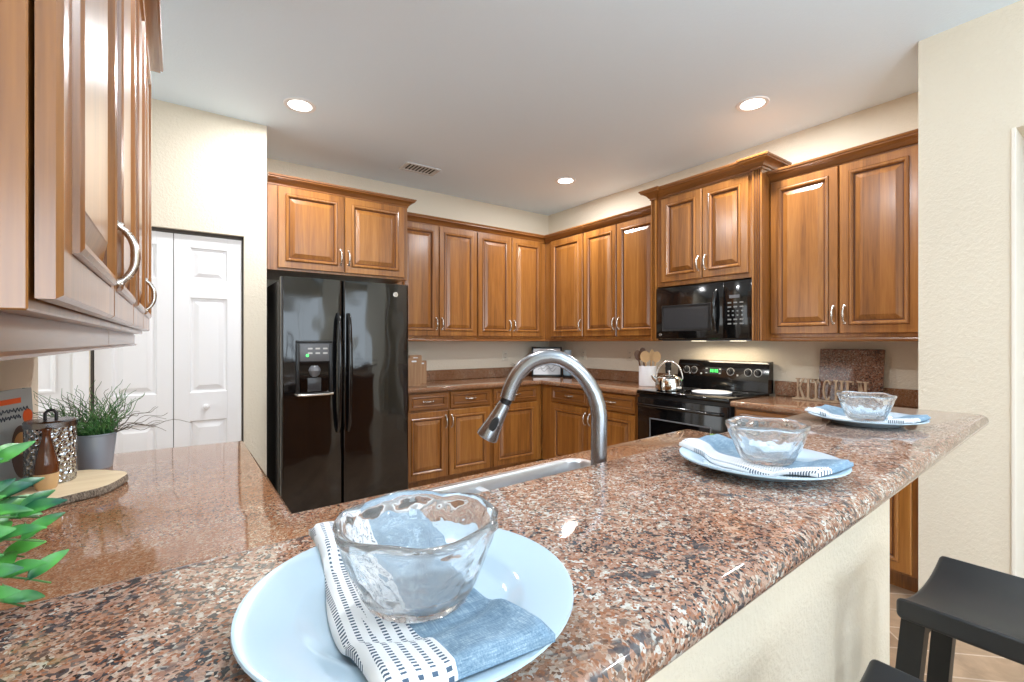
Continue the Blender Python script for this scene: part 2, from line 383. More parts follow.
# stub wall beside the tall run, its doorway to the hall and the header over it
b = MB(); b.box(3.05, XB, 0.60, 0.714, 0, CEIL); b.box(3.05, 3.25, 0.39, 0.60, 0, CEIL); b.box(3.05, 3.25, -0.75, 0.39, 2.27, CEIL); b.box(3.05, 3.25, -4.5, -0.75, 0, CEIL)
struct(b.build('wall_stub', M['wall'], smooth=False))
b = MB(); b.box(3.042, 3.255, 0.374, 0.389, 0, 2.27, bev=0.003); M['trim'] = simple('wall_trim', srgb(238, 232, 220), 0.5); struct(b.build('trim_2', M['trim'], smooth=False))
# rear wall of the dining side with the patio opening
b = MB(); b.box(-2.6, -1.88, -4.5, -4.4, 0, CEIL); b.box(-0.32, 0.05, -4.5, -4.4, 0, CEIL); b.box(-1.88, -0.32, -4.5, -4.4, 0, 0.5); b.box(-1.88, -0.32, -4.5, -4.4, 2.5, CEIL); b.box(3.12, 3.25, -4.5, -4.4, 0, CEIL); b.box(0.05, 3.12, -4.5, -4.4, 2.36, CEIL)  # left opening made for the added rear fill light
struct(b.build('wall_patio', M['wall'], smooth=False))
b = MB(); b.box(0.05, 0.11, -4.47, -4.41, 0, 2.36); b.box(3.06, 3.12, -4.47, -4.41, 0, 2.36); b.box(1.55, 1.62, -4.47, -4.41, 0, 2.36); b.box(0.05, 3.12, -4.47, -4.41, 2.30, 2.36); b.box(0.05, 3.12, -4.47, -4.41, 0, 0.05)
struct(b.build('window_1', M['white'], smooth=False))

def six_panel(mb, x0, x1, z0, z1, y, m=0, cols=1):
    """one bifold leaf: slab with raised panels, front at y (facing -Y)"""
    mb.box(x0, x1, y, y + 0.034, z0, z1, m, 0.002, 1)
def ring_front(mb, x0, x1, z0, z1, prof, y0=0.0, mats=None):
    """nested rectangles: prof = [(inset, proud)], front towards -y"""
    loops = []
    for ins, pr in prof:
        loops.append([(x0 + ins, y0 - pr, z0 + ins), (x1 - ins, y0 - pr, z0 + ins), (x1 - ins, y0 - pr, z1 - ins), (x0 + ins, y0 - pr, z1 - ins)])
    n = len(loops)
    for i in range(n - 1):
        mm = mats[i] if mats else 0
        mb.loft([loops[i], loops[i + 1]], mm, capa=(i == 0), capb=(i == n - 2))

# bifold pantry door
d1 = D.objects.new('door_1', None); C.objects.link(d1); d1.location = (0, PY + 0.035, 0); struct(d1, 'white raised-panel bifold pantry door past the left counter', 'door')
fold = -0.0085
for (x0, x1) in ((DX0 + 0.016, fold - 0.002), (fold + 0.002, DX1 - 0.012)):
    b = MB(); st = 0.085
    zs = [(0.20, 0.79), (0.975, 1.60), (1.715, 1.93)]
    # leaf: stiles, rails and sunk raised panels
    b.box(x0, x0 + st, 0, 0.035, 0.015, DZ - 0.025, 0, 0.0015, 1); b.box(x1 - st, x1, 0, 0.035, 0.015, DZ - 0.025, 0, 0.0015, 1)
    rz = [0.015] + [q for p in zs for q in p] + [DZ - 0.025]
    for k in range(0, len(rz), 2): b.box(x0 + st, x1 - st, 0, 0.035, rz[k], rz[k + 1])
    for (a, c) in zs:
        ring_front(b, x0 + st, x1 - st, a, c, [(0, -0.03), (0, 0.0), (0.008, -0.010), (0.016, -0.012), (0.022, -0.012), (0.048, -0.002), (0.052, -0.002)], 0.0)
    leaf = b.build('leaf', M['white'], d1, angle=25)
    if x0 > -0.1:
        k = MB(); mt = Matrix.Rotation(PI / 2, 4, 'X')
        k.lathe([(0.004, 0), (0.008, 0.004), (0.007, 0.014), (0.017, 0.022), (0.019, 0.030), (0.014, 0.037), (0.001, 0.040)], 20, ((x0 + x1) / 2 - 0.015, 0, 0.880), 0, mt); k.build('knob', M['white'], leaf)
b = MB(); b.box(DX0, DX0 + 0.012, 0.0, 0.05, 0, DZ); b.box(DX1 - 0.010, DX1, 0.0, 0.05, 0, DZ); b.box(DX0, DX1, 0.0, 0.05, DZ - 0.022, DZ); b.build('jamb', M['gap'], d1, smooth=False)
b = MB(); b.box(-0.480, -0.411, PY - 0.014, PY - 0.0005, 0, DZ + 0.03, 0, 0.003); struct(b.build('trim_3', M['white']))
# the next white door along the hall
d2 = D.objects.new('door_2', None); C.objects.link(d2); d2.location = (0, PY + 0.02, 0); struct(d2, 'white door in the hall left of the bifold pantry door', 'door')
b = MB(); b.box(-1.22, -0.483, 0, 0.036, 0.01, DZ)
for (a, c) in ((0.20, 0.93), (1.02, 1.66), (1.735, 1.93)):
    for (x0, x1) in ((-1.13, -0.88), (-0.80, -0.555)):
        ring_front(b, x0, x1, a, c, [(0, 0.0), (0.0, 0.010), (0.012, 0.010), (0.022, 0.002), (0.045, 0.006), (0.05, 0.006)])
b.build('leaf', M['white'], d2, angle=25)

# ------------------------------------------------------------------ ceiling fittings
def can_light(x, y, label, on=True, power=KITCHEN_CAN):
    t = thing('recessed_light', label, 'ceiling light', (x, y, CEIL), group='recessed ceiling lights')
    b = MB(); b.lathe([(0.070, 0.0), (0.070, -0.004), (0.082, -0.008), (0.094, -0.006), (0.097, 0.0)], 40); b.build('trim_ring', M['white'], t)
    b = MB(); b.lathe([(0.001, -0.0035), (0.071, -0.0035)], 40); b.build('lens', M['lens'], t)
    l = area_light('can_lamp', (x, y, CEIL - 0.02), (0, 0, 0), 0.13, 0.13, power, CAN_COL, 180, 'DISK')
    return t
can_light(0.65, 3.23, 'round white recessed ceiling light nearest the pantry wall')
can_light(2.99, 1.52, 'round white recessed ceiling light above the right-hand wall cabinets')
can_light(2.99, 3.28, 'round white recessed ceiling light nearest the far corner of the kitchen')
for (x, y) in ((0.65, 1.52),): area_light('can_lamp', (x, y, CEIL - 0.02), (0, 0, 0), 0.13, 0.13, KITCHEN_CAN, CAN_COL, 180, 'DISK')
for (x, y) in ((0.7, -1.3), (2.2, -0.9), (0.7, -3.0), (2.2, -3.0)):
    area_light('can_lamp', (x, y, CEIL - 0.02), (0, 0, 0), 0.13, 0.13, DINING_CAN, CAN_COL, 160, 'DISK')
t = thing('air_vent', 'white rectangular air vent grille in the kitchen ceiling', 'vent', (1.745, 3.80, CEIL))
b = MB()
for (x0, x1, y0, y1) in ((-0.16, -0.135, -0.09, 0.09), (0.135, 0.16, -0.09, 0.09), (-0.135, 0.135, -0.09, -0.07), (-0.135, 0.135, 0.07, 0.09)): b.box(x0, x1, y0, y1, -0.010, 0, 0, 0.002, 1)
b.build('frame', M['vent'], t)
b = MB()
for k in range(9):
    x = -0.128 + k * 0.032; a = math.radians(38); c, s_ = math.cos(a) * 0.014, math.sin(a) * 0.014
    b.loft([[(x - c, y, -0.008 - s_ * 0.4 + 0.002), (x + c, y, -0.008 + s_ * 0.6), (x + c, y, -0.006 + s_ * 0.6), (x - c, y, -0.006 - s_ * 0.4 + 0.002)] for y in (-0.07, 0.07)])
b.build('louvres', M['vent'], t)
b = MB(); b.box(-0.135, 0.135, -0.07, 0.07, -0.0015, 0); b.build('duct_opening', M['ventdark'], t)

# ------------------------------------------------------------------ cabinet parts
DOOR_PROF = [(0.0, 0.0), (0.0, 0.014), (0.004, 0.019), (0.048, 0.019), (0.050, 0.0175), (0.052, 0.0245), (0.058, 0.0275), (0.066, 0.0255), (0.073, 0.0165), (0.076, 0.011), (0.081, 0.011), (0.108, 0.0195), (0.110, 0.0205), (0.112, 0.0205)]
DOOR_MATS = [0, 0, 0, 1, 0, 0, 0, 0, 1, 1, 0, 0, 0]
DRAW_PROF = [(0.0, 0.0), (0.0, 0.014), (0.004, 0.019), (0.026, 0.019), (0.028, 0.0175), (0.030, 0.0235), (0.035, 0.0255), (0.040, 0.0225), (0.044, 0.014), (0.047, 0.0125), (0.0475, 0.0125)]
DRAW_MATS = [0, 0, 0, 1, 0, 0, 0, 0, 1, 0]
def pull(parent, loc, horiz=False, L=0.052, detail=False):
    b = MB(); n = 18; pts = []; rr = []
    for k in range(n + 1):
        u = -1 + 2 * k / n; y = -0.002 - 0.025 * (1 - abs(u) ** 2.6); p = (0, y, u * L); pts.append(p)
        rr.append(0.0052 + 0.0024 * (1 - abs(u)) + (0.003 if abs(u) > 0.9 else 0))
    b.tube(pts, rr, 12)
    mt = Matrix.Rotation(PI / 2, 4, 'X')
    for s_ in (-1, 1):
        b.lathe([(0.009, -0.001), (0.009, 0.002), (0.006, 0.004), (0.0055, 0.010), (0.001, 0.012)], 14, (0, 0, s_ * L), 0, mt)
        for q in (0.80, 0.72): 
            y = -0.002 - 0.025 * (1 - q ** 2.6); b.lathe([(0.003, -0.002), (0.0082, -0.001), (0.0082, 0.001), (0.003, 0.002)], 14, (0, y, s_ * q * L))
    o = b.build('handle', M['nickel'], parent, loc, (0, PI / 2 if horiz else 0, 0)); return o
def door(parent, x0, x1, z0, z1, y, side, zh=None, top=False):
    """raised panel door; side 'l','r' or None is where the pull stands; pull low for wall units, high (top=True) for base units"""
    b = MB(); ring_front(b, 0, x1 - x0, 0, z1 - z0, DOOR_PROF, 0, DOOR_MATS)
    o = b.build('door', [M['wood'], M['glaze']], parent, (x0, y, z0), angle=20)
    if side:
        px = (x1 - x0) - 0.026 if side == 'r' else 0.026
        pz = (z1 - z0) - 0.10 if top else 0.115
        pull(o, (px, -0.019, pz))
    return o
def drawer(parent, x0, x1, z0, z1, y):
    b = MB(); ring_front(b, 0, x1 - x0, 0, z1 - z0, DRAW_PROF, 0, DRAW_MATS)
    o = b.build('drawer', [M['wood_h'], M['glaze']], parent, (x0, y, z0), angle=20)
    pull(o, ((x1 - x0) / 2, -0.0125, (z1 - z0) / 2), True, 0.046); return o
CROWN = [(0.0, 0.0), (0.006, 0.0), (0.006, 0.010), (0.012, 0.014), (0.016, 0.022), (0.026, 0.032), (0.040, 0.038), (0.046, 0.040), (0.046, 0.046), (0.052, 0.049), (0.054, 0.056), (0.050, 0.060), (0.0, 0.060)]
def crown(parent, path, z, name='crown_moulding', sc=1.25):
    """path: open polyline (x,y), outward is to the right of travel"""
    b = MB(); loops = []; n = len(path)
    for (o, h) in CROWN:
        L = []
        for i in range(n):
            p = Vector(path[i]); d1_ = (p - Vector(path[i - 1])).normalized() if i else None; d2_ = (Vector(path[i + 1]) - p).normalized() if i < n - 1 else None
            n1 = Vector((d1_.y, -d1_.x)) if d1_ else None; n2 = Vector((d2_.y, -d2_.x)) if d2_ else None
            q = n1 if n2 is None else n2 if n1 is None else (n1 + n2) / (1 + n1.dot(n2))
            L.append((p.x + q.x * o * sc, p.y + q.y * o * sc, z + h * sc))
        loops.append(L)
    loops.append(loops[0])
    b.loft(loops, 0, False, False, closed=False)
    for i in (0, n - 1): b.add([L[i] for L in loops[:-1]], [tuple(range(len(loops) - 1))])
    return b.build(name, M['wood_h'], parent, angle=25)
def body(parent, w, d, z0, z1, toe=0.0, name='body'):
    b = MB(); b.box(0, w, -d, -0.002, z0, z1, 0, 0.0015, 1)
    if toe: b.box(0.0, w, -d + 0.07, -0.002, 0.0, z0)
    return b.build(name, M['wood'], parent)
def light_rail(parent, w, d, z0, h=0.027, ins=0.0, x0=0.0):
    b = MB(); b.loft([[(x, -d + ins, z0), (x, -d + ins - 0.004, z0 - 0.006), (x, -d + ins - 0.004, z0 - h + 0.008), (x, -d + ins - 0.010, z0 - h + 0.004), (x, -d + ins - 0.008, z0 - h), (x, -d + ins + 0.018, z0 - h), (x, -d + ins + 0.018, z0)] for x in (x0, w)])
    return b.build('light_rail', M['wood_h'], parent)

Z0, DZ0, DZ1, ZC = 1.340, 1.362, 2.402, 2.408
def wall_cab(label, loc, rz, w, d, doors, z0=Z0, zt=ZC, dz=(DZ0, DZ1), crown_path=None, rail=True, rail_h=0.027):
    t = thing('wall_cabinet', label, 'cabinet', loc, rz, 'cherry wood wall cabinets')
    body(t, w, d, z0, zt)
    for (a, c, side) in doors: door(t, a, c, dz[0], dz[1], -d - 0.002, side)
    crown(t, crown_path or [(0, -d), (w, -d)], zt - 0.008)
    if rail: light_rail(t, w, d, z0, rail_h)
    return t
UD = 0.31                                        # carcass depth; doors add 0.02
RB = -PI / 2
# back wall, local x = world x
wall_cab('wall cabinet with two raised-panel doors just right of the refrigerator', (1.602, YA, 0), 0, 0.852, UD, [(0.008, 0.422, 'r'), (0.430, 0.844, 'l')])
wall_cab('wall cabinet with two raised-panel doors on the back wall next to the corner', (2.456, YA, 0), 0, 0.896, UD, [(0.006, 0.418, 'r'), (0.426, 0.838, 'l')])
# right wall, local x = YA - world y
wall_cab('narrow single-door wall cabinet on the right wall next to the corner', (XB, YA - UD, 0), RB, 0.612, UD, [(0.112, 0.604, 'r')])
wall_cab('wall cabinet with two tall doors left of the microwave', (XB, 3.394, 0), RB, 0.908, UD, [(0.006, 0.432, 'r'), (0.440, 0.892, 'l')])
wall_cab('large two-door wall cabinet between the microwave and the right wall end', (XB, 1.575, 0), RB, 0.858, UD, [(0.004, 0.409, 'r'), (0.417, 0.806, 'l')])
# microwave cabinet, deeper and raised, with fluted pilasters
t = thing('wall_cabinet', 'short raised two-door cabinet with fluted pilasters over the microwave', 'cabinet', (XB, 2.485, 0), RB, 'cherry wood wall cabinets')
MD = 0.415
body(t, 0.909, MD, 1.757, 2.50)
door(t, 0.098, 0.459, 1.792, 2.470, -MD - 0.002, 'r'); door(t, 0.467, 0.812, 1.792, 2.470, -MD - 0.002, 'l')
for x0 in (0.0, 0.842):
    b = MB(); w_ = 0.067 if x0 else 0.046; st_w = 0.0155 if x0 else 0.0105; fw = 1.0 if x0 else 0.68; x_in = 0.011 if x0 else 0.007; y = -MD
    b.box(x0, x0 + w_, -MD, -0.002, 1.316, 1.757, 0, 0.001, 1)
    pr = [(0, 0)]
    prof = [(x0, 0.0), (x0, 0.022), (x0 + x_in - 0.001, 0.022)]
    for k in range(3):
        xa = x0 + x_in + k * st_w; prof += [(xa, 0.022), (xa + 0.002 * fw, 0.013), (xa + 0.007 * fw, 0.010), (xa + 0.012 * fw, 0.013), (xa + 0.014 * fw, 0.022)]
    prof += [(x0 + w_, 0.022), (x0 + w_, 0.0)]
    k0 = len(b.m); b.loft([[(x, y - o, z) for x, o in prof] for z in (1.318, 2.49)])
    for j_ in range(3): b.m[k0 + 4 + 5 * j_] = b.m[k0 + 5 + 5 * j_] = 1
    b.build('pilaster', [M['wood'], M['glaze']], t)
crown(t, [(0, -0.16), (0, -MD - 0.022), (0.048, -MD - 0.022), (0.048, -MD), (0.840, -MD), (0.840, -MD - 0.022), (0.909, -MD - 0.022), (0.909, -0.16)], 2.486, sc=1.35)
# cabinet over the refrigerator
t = thing('wall_cabinet', 'short deep two-door cabinet above the black refrigerator', 'cabinet', (0.530, YA, 0), 0, 'cherry wood wall cabinets')
FD = 0.615
body(t, 1.055, FD, 1.825, 2.442)
door(t, 0.066, 0.530, 1.842, 2.428, -FD - 0.002, 'r'); door(t, 0.538, 1.020, 1.842, 2.428, -FD - 0.002, 'l')
crown(t, [(0, -FD), (1.055, -FD), (1.055, -0.31)], 2.434, sc=1.1)
# near-left run, facing +x ; local x = world y - 0.60
for k, lab in enumerate(('near wall cabinet with two doors seen edge-on at the left of the view', 'farther edge-on wall cabinet over the wood slice, its crown ending by the pantry wall')):
    t = thing('wall_cabinet', lab, 'cabinet', (XL, 0.598 + k * 0.911, 0), PI / 2, 'cherry wood wall cabinets')
    body(t, 0.911, 0.302, 1.343, ZC)
    y = -0.306
    door(t, 0.002, 0.452, 1.354, DZ1, y, None); door(t, 0.458, 0.908, 1.354, DZ1, y, 'l')
    crown(t, [(0, -0.302), (0.911, -0.302)] if k == 0 else [(0, -0.302), (0.911, -0.302), (0.911, -0.02)], ZC - 0.008)
    light_rail(t, 0.905, 0.302, 1.343, 0.046, 0.028)

# base cabinets
BD = 0.59
def base_cab(label, loc, rz, w, drawers, doors, group='cherry wood base cabinets'):
    t = thing('base_cabinet', label, 'cabinet', loc, rz, group)
    body(t, w, BD, 0.10, 0.872, 0.1)
    for (a, c) in drawers: drawer(t, a, c, 0.716, 0.862, -BD - 0.002)
    for (a, c, s_) in doors: door(t, a, c, 0.115, 0.700, -BD - 0.002, s_, top=True)
    return t
base_cab('base cabinet with two drawers over two doors next to the refrigerator', (1.56, YA, 0), 0, 0.872, [(0.040, 0.412), (0.440, 0.862)], [(0.010, 0.416, 'r'), (0.424, 0.862, 'l')])
base_cab('single-drawer base cabinet on the back wall running into the corner', (2.434, YA, 0), 0, 0.634, [(0.030, 0.560)], [(0.030, 0.560, 'l')])
base_cab('base cabinet with two drawers and paired doors left of the range', (XB, 3.724, 0), RB, 1.248, [(0.165, 0.668), (0.690, 1.215)], [(0.165, 0.668, 'r'), (0.676, 1.215, 'l')])
base_cab('base cabinet right of the range ending at the wall', (XB, 1.682, 0), RB, 0.964, [(0.02, 0.470), (0.490, 0.945)], [(0.02, 0.470, 'r'), (0.490, 0.940, 'l')])

# ------------------------------------------------------------------ counters
CZ0, CZ1 = 0.874, 0.914
FX, FY = 3.020, 3.680
t = thing('countertop', 'L-shaped granite countertop running through the far corner to the range', 'countertop', (0, 0, 0))
b = MB(); slab(b, [(1.555, FY), (FX, FY), (FX, 2.475), (XB - 0.003, 2.475), (XB - 0.003, YA - 0.003), (1.555, YA - 0.003)], CZ0, CZ1, 0.014); b.build('worktop', M['granite'], t)
b = MB(); b.box(1.555, XB - 0.003, YA - 0.023, YA - 0.003, CZ1, CZ1 + 0.105, 0, 0.002, 1); b.box(XB - 0.023, XB - 0.003, 2.475, YA - 0.023, CZ1, CZ1 + 0.105, 0, 0.002, 1); tag(b.build('backsplash', M['granite']), 'low granite backsplash round the far corner left of the range', 'backsplash')
t = thing('countertop', 'short granite countertop right of the range under the letters', 'countertop', (0, 0, 0))
b = MB(); slab(b, [(FX, 0.717), (XB - 0.003, 0.717), (XB - 0.003, 1.685), (FX, 1.685)], CZ0, CZ1, 0.014); b.build('worktop', M['granite'], t)
b = MB(); b.box(XB - 0.023, XB - 0.003, 0.717, 1.685, CZ1, CZ1 + 0.105, 0, 0.002, 1); tag(b.build('backsplash', M['granite']), 'low granite backsplash behind the wooden letters', 'backsplash')
TR = 0.0480                                     # slope of the peninsula against the room
yb = lambda x: 0.646 + 0.0495 * x               # back edge of the raised bar
yf = lambda x: 0.228 + 0.0470 * x               # its front edge
yl = lambda x: 1.175 + 0.0485 * x               # kitchen-side edge of the sink counter
PX0 = XL + 0.003
# sink counter joined to the left counter, with the sink cut-out
SX0, SX1, SY0, SY1 = 0.335, 1.105, 0.775, 1.165
t = thing('countertop', 'L-shaped granite countertop with the sink running left under the near cabinets', 'countertop', (0, 0, 0))
b = MB(); slab(b, [(PX0, 0.600), (1.90, 0.700), (1.90, yl(1.90)), (0.224, yl(0.224)), (0.224, 2.165), (PX0, 2.20)], CZ0, CZ1, 0.010)
top = b.build('worktop', M['granite'], t)
cb = MB(); cp = round_poly([(SX0, SY0 + TR * SX0), (SX1, SY0 + TR * SX1), (SX1, SY1 - 0.055 + TR * SX1), (SX0, SY1 - 0.055 + TR * SX0)], 0.05, 6)
cb.loft([[(x, y, z) for x, y in cp] for z in (0.80, 0.98)]); cut = cb.build('cutter', M['granite'], smooth=False)
md = top.modifiers.new('b', 'BOOLEAN'); md.object = cut; md.operation = 'DIFFERENCE'; md.solver = 'EXACT'
me = D.meshes.new_from_object(top.evaluated_get(bpy.context.evaluated_depsgraph_get())); top.modifiers.clear(); top.data = me
D.objects.remove(cut)
# stainless sink, hung in the cut-out
t = thing('kitchen_sink', 'stainless steel double-bowl sink behind the raised bar', 'sink', (0, 0, 0))
def inset_rect(x0, x1, y0, y1, r, z): return [(x, y + TR * x, z) for x, y in round_poly([(x0, y0), (x1, y0), (x1, y1), (x0, y1)], r, 6)]
YT = SY1 - 0.055
b = MB()
xm = 0.70
outer = inset_rect(SX0 - 0.012, SX1 + 0.012, SY0 - 0.012, YT + 0.012, 0.055, CZ1 + 0.001)
b.loft([inset_rect(SX0 - 0.014, SX1 + 0.014, SY0 - 0.014, YT + 0.014, 0.055, CZ1 + 0.0005), inset_rect(SX0 - 0.012, SX1 + 0.012, SY0 - 0.012, YT + 0.012, 0.055, CZ1 + 0.004), inset_rect(SX0 + 0.006, SX1 - 0.006, SY0 + 0.006, YT - 0.006, 0.045, CZ1 + 0.004), inset_rect(SX0 + 0.010, SX1 - 0.010, SY0 + 0.010, YT - 0.010, 0.045, CZ1 - 0.002), inset_rect(SX0 + 0.012, SX1 - 0.012, SY0 + 0.012, YT - 0.012, 0.045, CZ1 - 0.035)], 0, False, False)
b.build('rim', M['sinksteel'], t)
for (x0, x1) in ((SX0 + 0.012, xm - 0.015), (xm + 0.015, SX1 - 0.012)):
    b = MB(); b.loft([inset_rect(x0, x1, SY0 + 0.012, YT - 0.012, 0.05, CZ1 - 0.035), inset_rect(x0 + 0.006, x1 - 0.006, SY0 + 0.018, YT - 0.018, 0.05, CZ1 - 0.15), inset_rect(x0 + 0.03, x1 - 0.03, SY0 + 0.045, YT - 0.045, 0.04, CZ1 - 0.185)], 0, False, True)
    bo = b.build('bowl', M['sinksteel'], t)
    d_ = MB(); d_.lathe([(0.001, 0.003), (0.030, 0.003), (0.042, 0.004), (0.045, 0.0)], 24, ((x0 + x1) / 2, (SY0 + YT) / 2 + TR * (x0 + x1) / 2, CZ1 - 0.1855)); d_.build('drain', M['blackm'], bo)
b = MB(); b.loft([[(xm - 0.019, y + TR * xm, CZ1 - 0.035), (xm - 0.012, y + TR * xm, CZ1 - 0.016), (xm, y + TR * xm, CZ1 - 0.012), (xm + 0.012, y + TR * xm, CZ1 - 0.016), (xm + 0.019, y + TR * xm, CZ1 - 0.035)] for y in (SY0 + 0.012, YT - 0.012)], 0, False, False); b.build('divider', M['sinksteel'], t)
# carcass under the sink and left counters
t = thing('base_cabinet', 'base cabinets under the sink counter behind the half wall', 'cabinet', (0, 0, 0), 0, None)
b = MB(); b.loft([[(0.26, 0.70, z), (1.875, 0.775, z), (1.875, yl(1.875) - 0.03, z), (0.26, yl(0.26) - 0.03, z)] for z in (0.0, 0.66)]); 
b.loft([[(1.14, 0.742, z), (1.875, 0.775, z), (1.875, yl(1.875) - 0.03, z), (1.14, yl(1.14) - 0.03, z)] for z in (0.66, 0.873)])
b.build('carcass', M['wood'], t)
t = thing('base_cabinet', 'base cabinets under the left counter below the edge-on wall cabinets', 'cabinet', (XL, 0.70, 0), PI / 2)
body(t, 1.44, 0.60, 0.10, 0.873, 0.1)
for k in range(3): door(t, 0.47 + k * 0.32, 0.47 + k * 0.32 + 0.312, 0.115, 0.86, -0.602, 'l', top=True)
# half wall and raised bar top
b = MB(); P = [(XL, yf(XL) + 0.197), (1.885, yf(1.885) + 0.197), (1.885, 0.690), (XL, 0.590)]
b.loft([[(x, y, z) for x, y in P] for z in (0.0, 1.026)]); struct(b.build('wall_bar', M['wall'], smooth=False))
t = None
b = MB(); P = round_poly([(PX0, yf(PX0)), (2.225, yf(2.225)), (2.205, yb(2.205)), (PX0, yb(PX0))], [0, 0.035, 0.05, 0], 8)
slab(b, P, 1.027, 1.067, 0.020, 8); tag(b.build('bar_counter', M['granite_bar']), 'raised granite bar top with the three place settings', 'countertop')
BZ = 1.067

# ------------------------------------------------------------------ faucet
FB = Vector((0.735, 0.702, CZ1)); fd = Vector((-math.cos(YAW), math.sin(YAW), 0)); s_m = 0.998 / F_PX
t = thing('faucet', 'brushed steel gooseneck pull-down faucet rising behind the bar', 'faucet', FB)
zc = lambda py: CAM_H - (py - 340.5) * s_m - CZ1
pts = [(600, 500), (600, 470), (600.3, 440), (600.5, 415), (598.8, 404), (595.3, 393), (590, 383), (583, 374), (576, 367), (568.5, 361.7), (560.5, 358), (552, 356.6), (542.5, 357.6), (533.7, 360.8), (526, 366), (519.5, 373), (514.5, 381.5), (511, 390), (508.5, 398)]
path = [tuple(fd * ((600 - px) * s_m) + Vector((0, 0, zc(py)))) for px, py in pts]
b = MB(); b.lathe([(0.030, 0), (0.030, 0.006), (0.024, 0.014), (0.021, 0.06), (0.0168, 0.075)], 32); b.build('base', M['steel'], t)
b = MB(); b.tube([(0, 0, 0.05)] + path, [0.0172] * 5 + [0.0170] * 3 + [0.0165] * (len(path) - 7), 24); b.build('spout', M['steel'], t)
P2 = lambda px, py: fd * ((600 - px) * s_m) + Vector((0, 0, zc(py)))
h0, h1 = P2(508.0, 399), P2(487.5, 437.5); ax = (h1 - h0); 
b = MB(); b.tube([h0 + ax * k for k in (-0.03, 0.06, 0.12)], [0.0125, 0.0125, 0.0125], 20); b.build('collar', M['blackm'], t)
b = MB(); b.tube([h0 + ax * k for k in (0.09, 0.11, 0.30, 0.60, 0.93, 0.98, 1.0)], [0.011, 0.0135, 0.0150, 0.0185, 0.0235, 0.0235, 0.021], 28); hd = b.build('spray_head', M['steel'], t)
vd = Vector((-math.sin(YAW), -math.cos(YAW), 0)); axn = ax.normalized()
b = MB(); sd = axn.cross(vd).normalized(); cc = h0 + ax * 0.62 + vd * 0.0180
ring = lambda k, off: [tuple(cc + axn * (0.018 * k * math.cos(a)) + sd * (0.0080 * k * math.sin(a)) + vd * off) for a in [2 * PI * q / 24 for q in range(24)]]
b.loft([ring(1.0, -0.006), ring(1.0, 0.001), ring(0.85, 0.0028)], 0, False, True); b.build('button', M['blackm'], hd)
b = MB(); b.tube([(0.018, 0.0, 0.045), (0.045, 0.004, 0.05)], 0.012, 16); b.tube([(0.045, 0.004, 0.05), (0.062, 0.006, 0.062), (0.090, 0.01, 0.080)], [0.008, 0.006, 0.005], 12); b.build('lever', M['steel'], t)

# ------------------------------------------------------------------ refrigerator
FX0, FX1, FYF = 0.577, 1.490, 3.450
t = thing('refrigerator', 'glossy black side-by-side refrigerator with ice dispenser', 'refrigerator', (FX0, FYF, 0))
W = FX1 - FX0; g = 0.406
b = MB(); b.box(0, W, 0.075, 0.80, 0.02, 1.735, 0, 0.006); b.box(0.02, W - 0.02, 0.03, 0.1, 0.02, 0.10); b.build('cabinet', M['blackm'], t)
def fdoor(x0, x1):
    b = MB(); n = 14; L = []
    r = 0.018
    prof = []
    for k in range(7): a = PI / 2 * k / 6; prof.append((x0 + r - r * math.cos(a), r - r * math.sin(a)))
    for k in range(1, n): u = k / n; prof.append((x0 + r + (x1 - x0 - 2 * r) * u, -0.010 * math.sin(PI * u)))
    for k in range(7): a = PI / 2 * k / 6; prof.append((x1 - r + r * math.sin(a), r - r * math.cos(a)))
    prof += [(x1, 0.068), (x0, 0.068)]
    b.loft([[(x + 0 * z, y, z) for x, y in prof] for z in (0.11, 0.112, 1.748, 1.752)]); return b
fl = fdoor(0.0, g - 0.004).build('door', M['fridge'], t, angle=40); fl['label'] = 'left door with the ice and water dispenser'
fr = fdoor(g + 0.004, W).build('door', M['fridge'], t, angle=40); fr['label'] = 'right door of the refrigerator'
for (x, dr) in ((g - 0.036, fl), (g + 0.036, fr)):
    pts = []; n = 20
    for k in range(n + 1): u = k / n; pts.append((x, -0.006 - 0.055 * math.sin(PI * u) ** 0.35, 0.665 + u * 0.845))
    b = MB(); b.tube(pts, [0.013 + 0.003 * math.sin(PI * k / n) for k in range(n + 1)], 14); b.build('handle', M['black'], dr)
# dispenser: framed panel and recess
b = MB(); x0, x1 = 0.088, 0.328
for q in ((x0, x0 + 0.022, 0.955, 1.30), (x1 - 0.022, x1, 0.955, 1.30), (x0, x1, 1.30, 1.318), (x0, x1, 0.935, 0.955)): b.box(q[0], q[1], -0.030, 0.0, q[2], q[3], 0, 0.004)
ds = b.build('dispenser', M['blackm'], t)
b = MB(); b.box(x0 + 0.02, x1 - 0.02, -0.0125, 0.0, 0.955, 1.30); b.build('recess', M['blackglass'], ds)
b = MB(); b.box(x0 + 0.020, x1 - 0.020, -0.023, -0.012, 1.175, 1.298, 0, 0.003); pn = b.build('control_panel', M['grey'], ds)
for k in range(3):
    for j in range(2): b = MB(); b.box(x0 + 0.075 + k * 0.05, x0 + 0.105 + k * 0.05, -0.0245, -0.022, 1.225 + j * 0.032, 1.236 + j * 0.032); b.build('button', M['print'], ds)
b = MB(); b.lathe([(0.001, 0.004), (0.009, 0.003), (0.010, 0)], 16, (x0 + 0.072, -0.023, 1.215), 0, Matrix.Rotation(PI / 2, 4, 'X')); b.build('indicator', M['green'], ds)
b = MB(); b.lathe([(0.020, 0.035), (0.034, 0.02), (0.040, 0.0), (0.030, -0.03), (0.012, -0.045)], 20, ((x0 + x1) / 2, -0.018, 1.11), capb=False, capt=True); b.build('chute', M['grey'], ds)
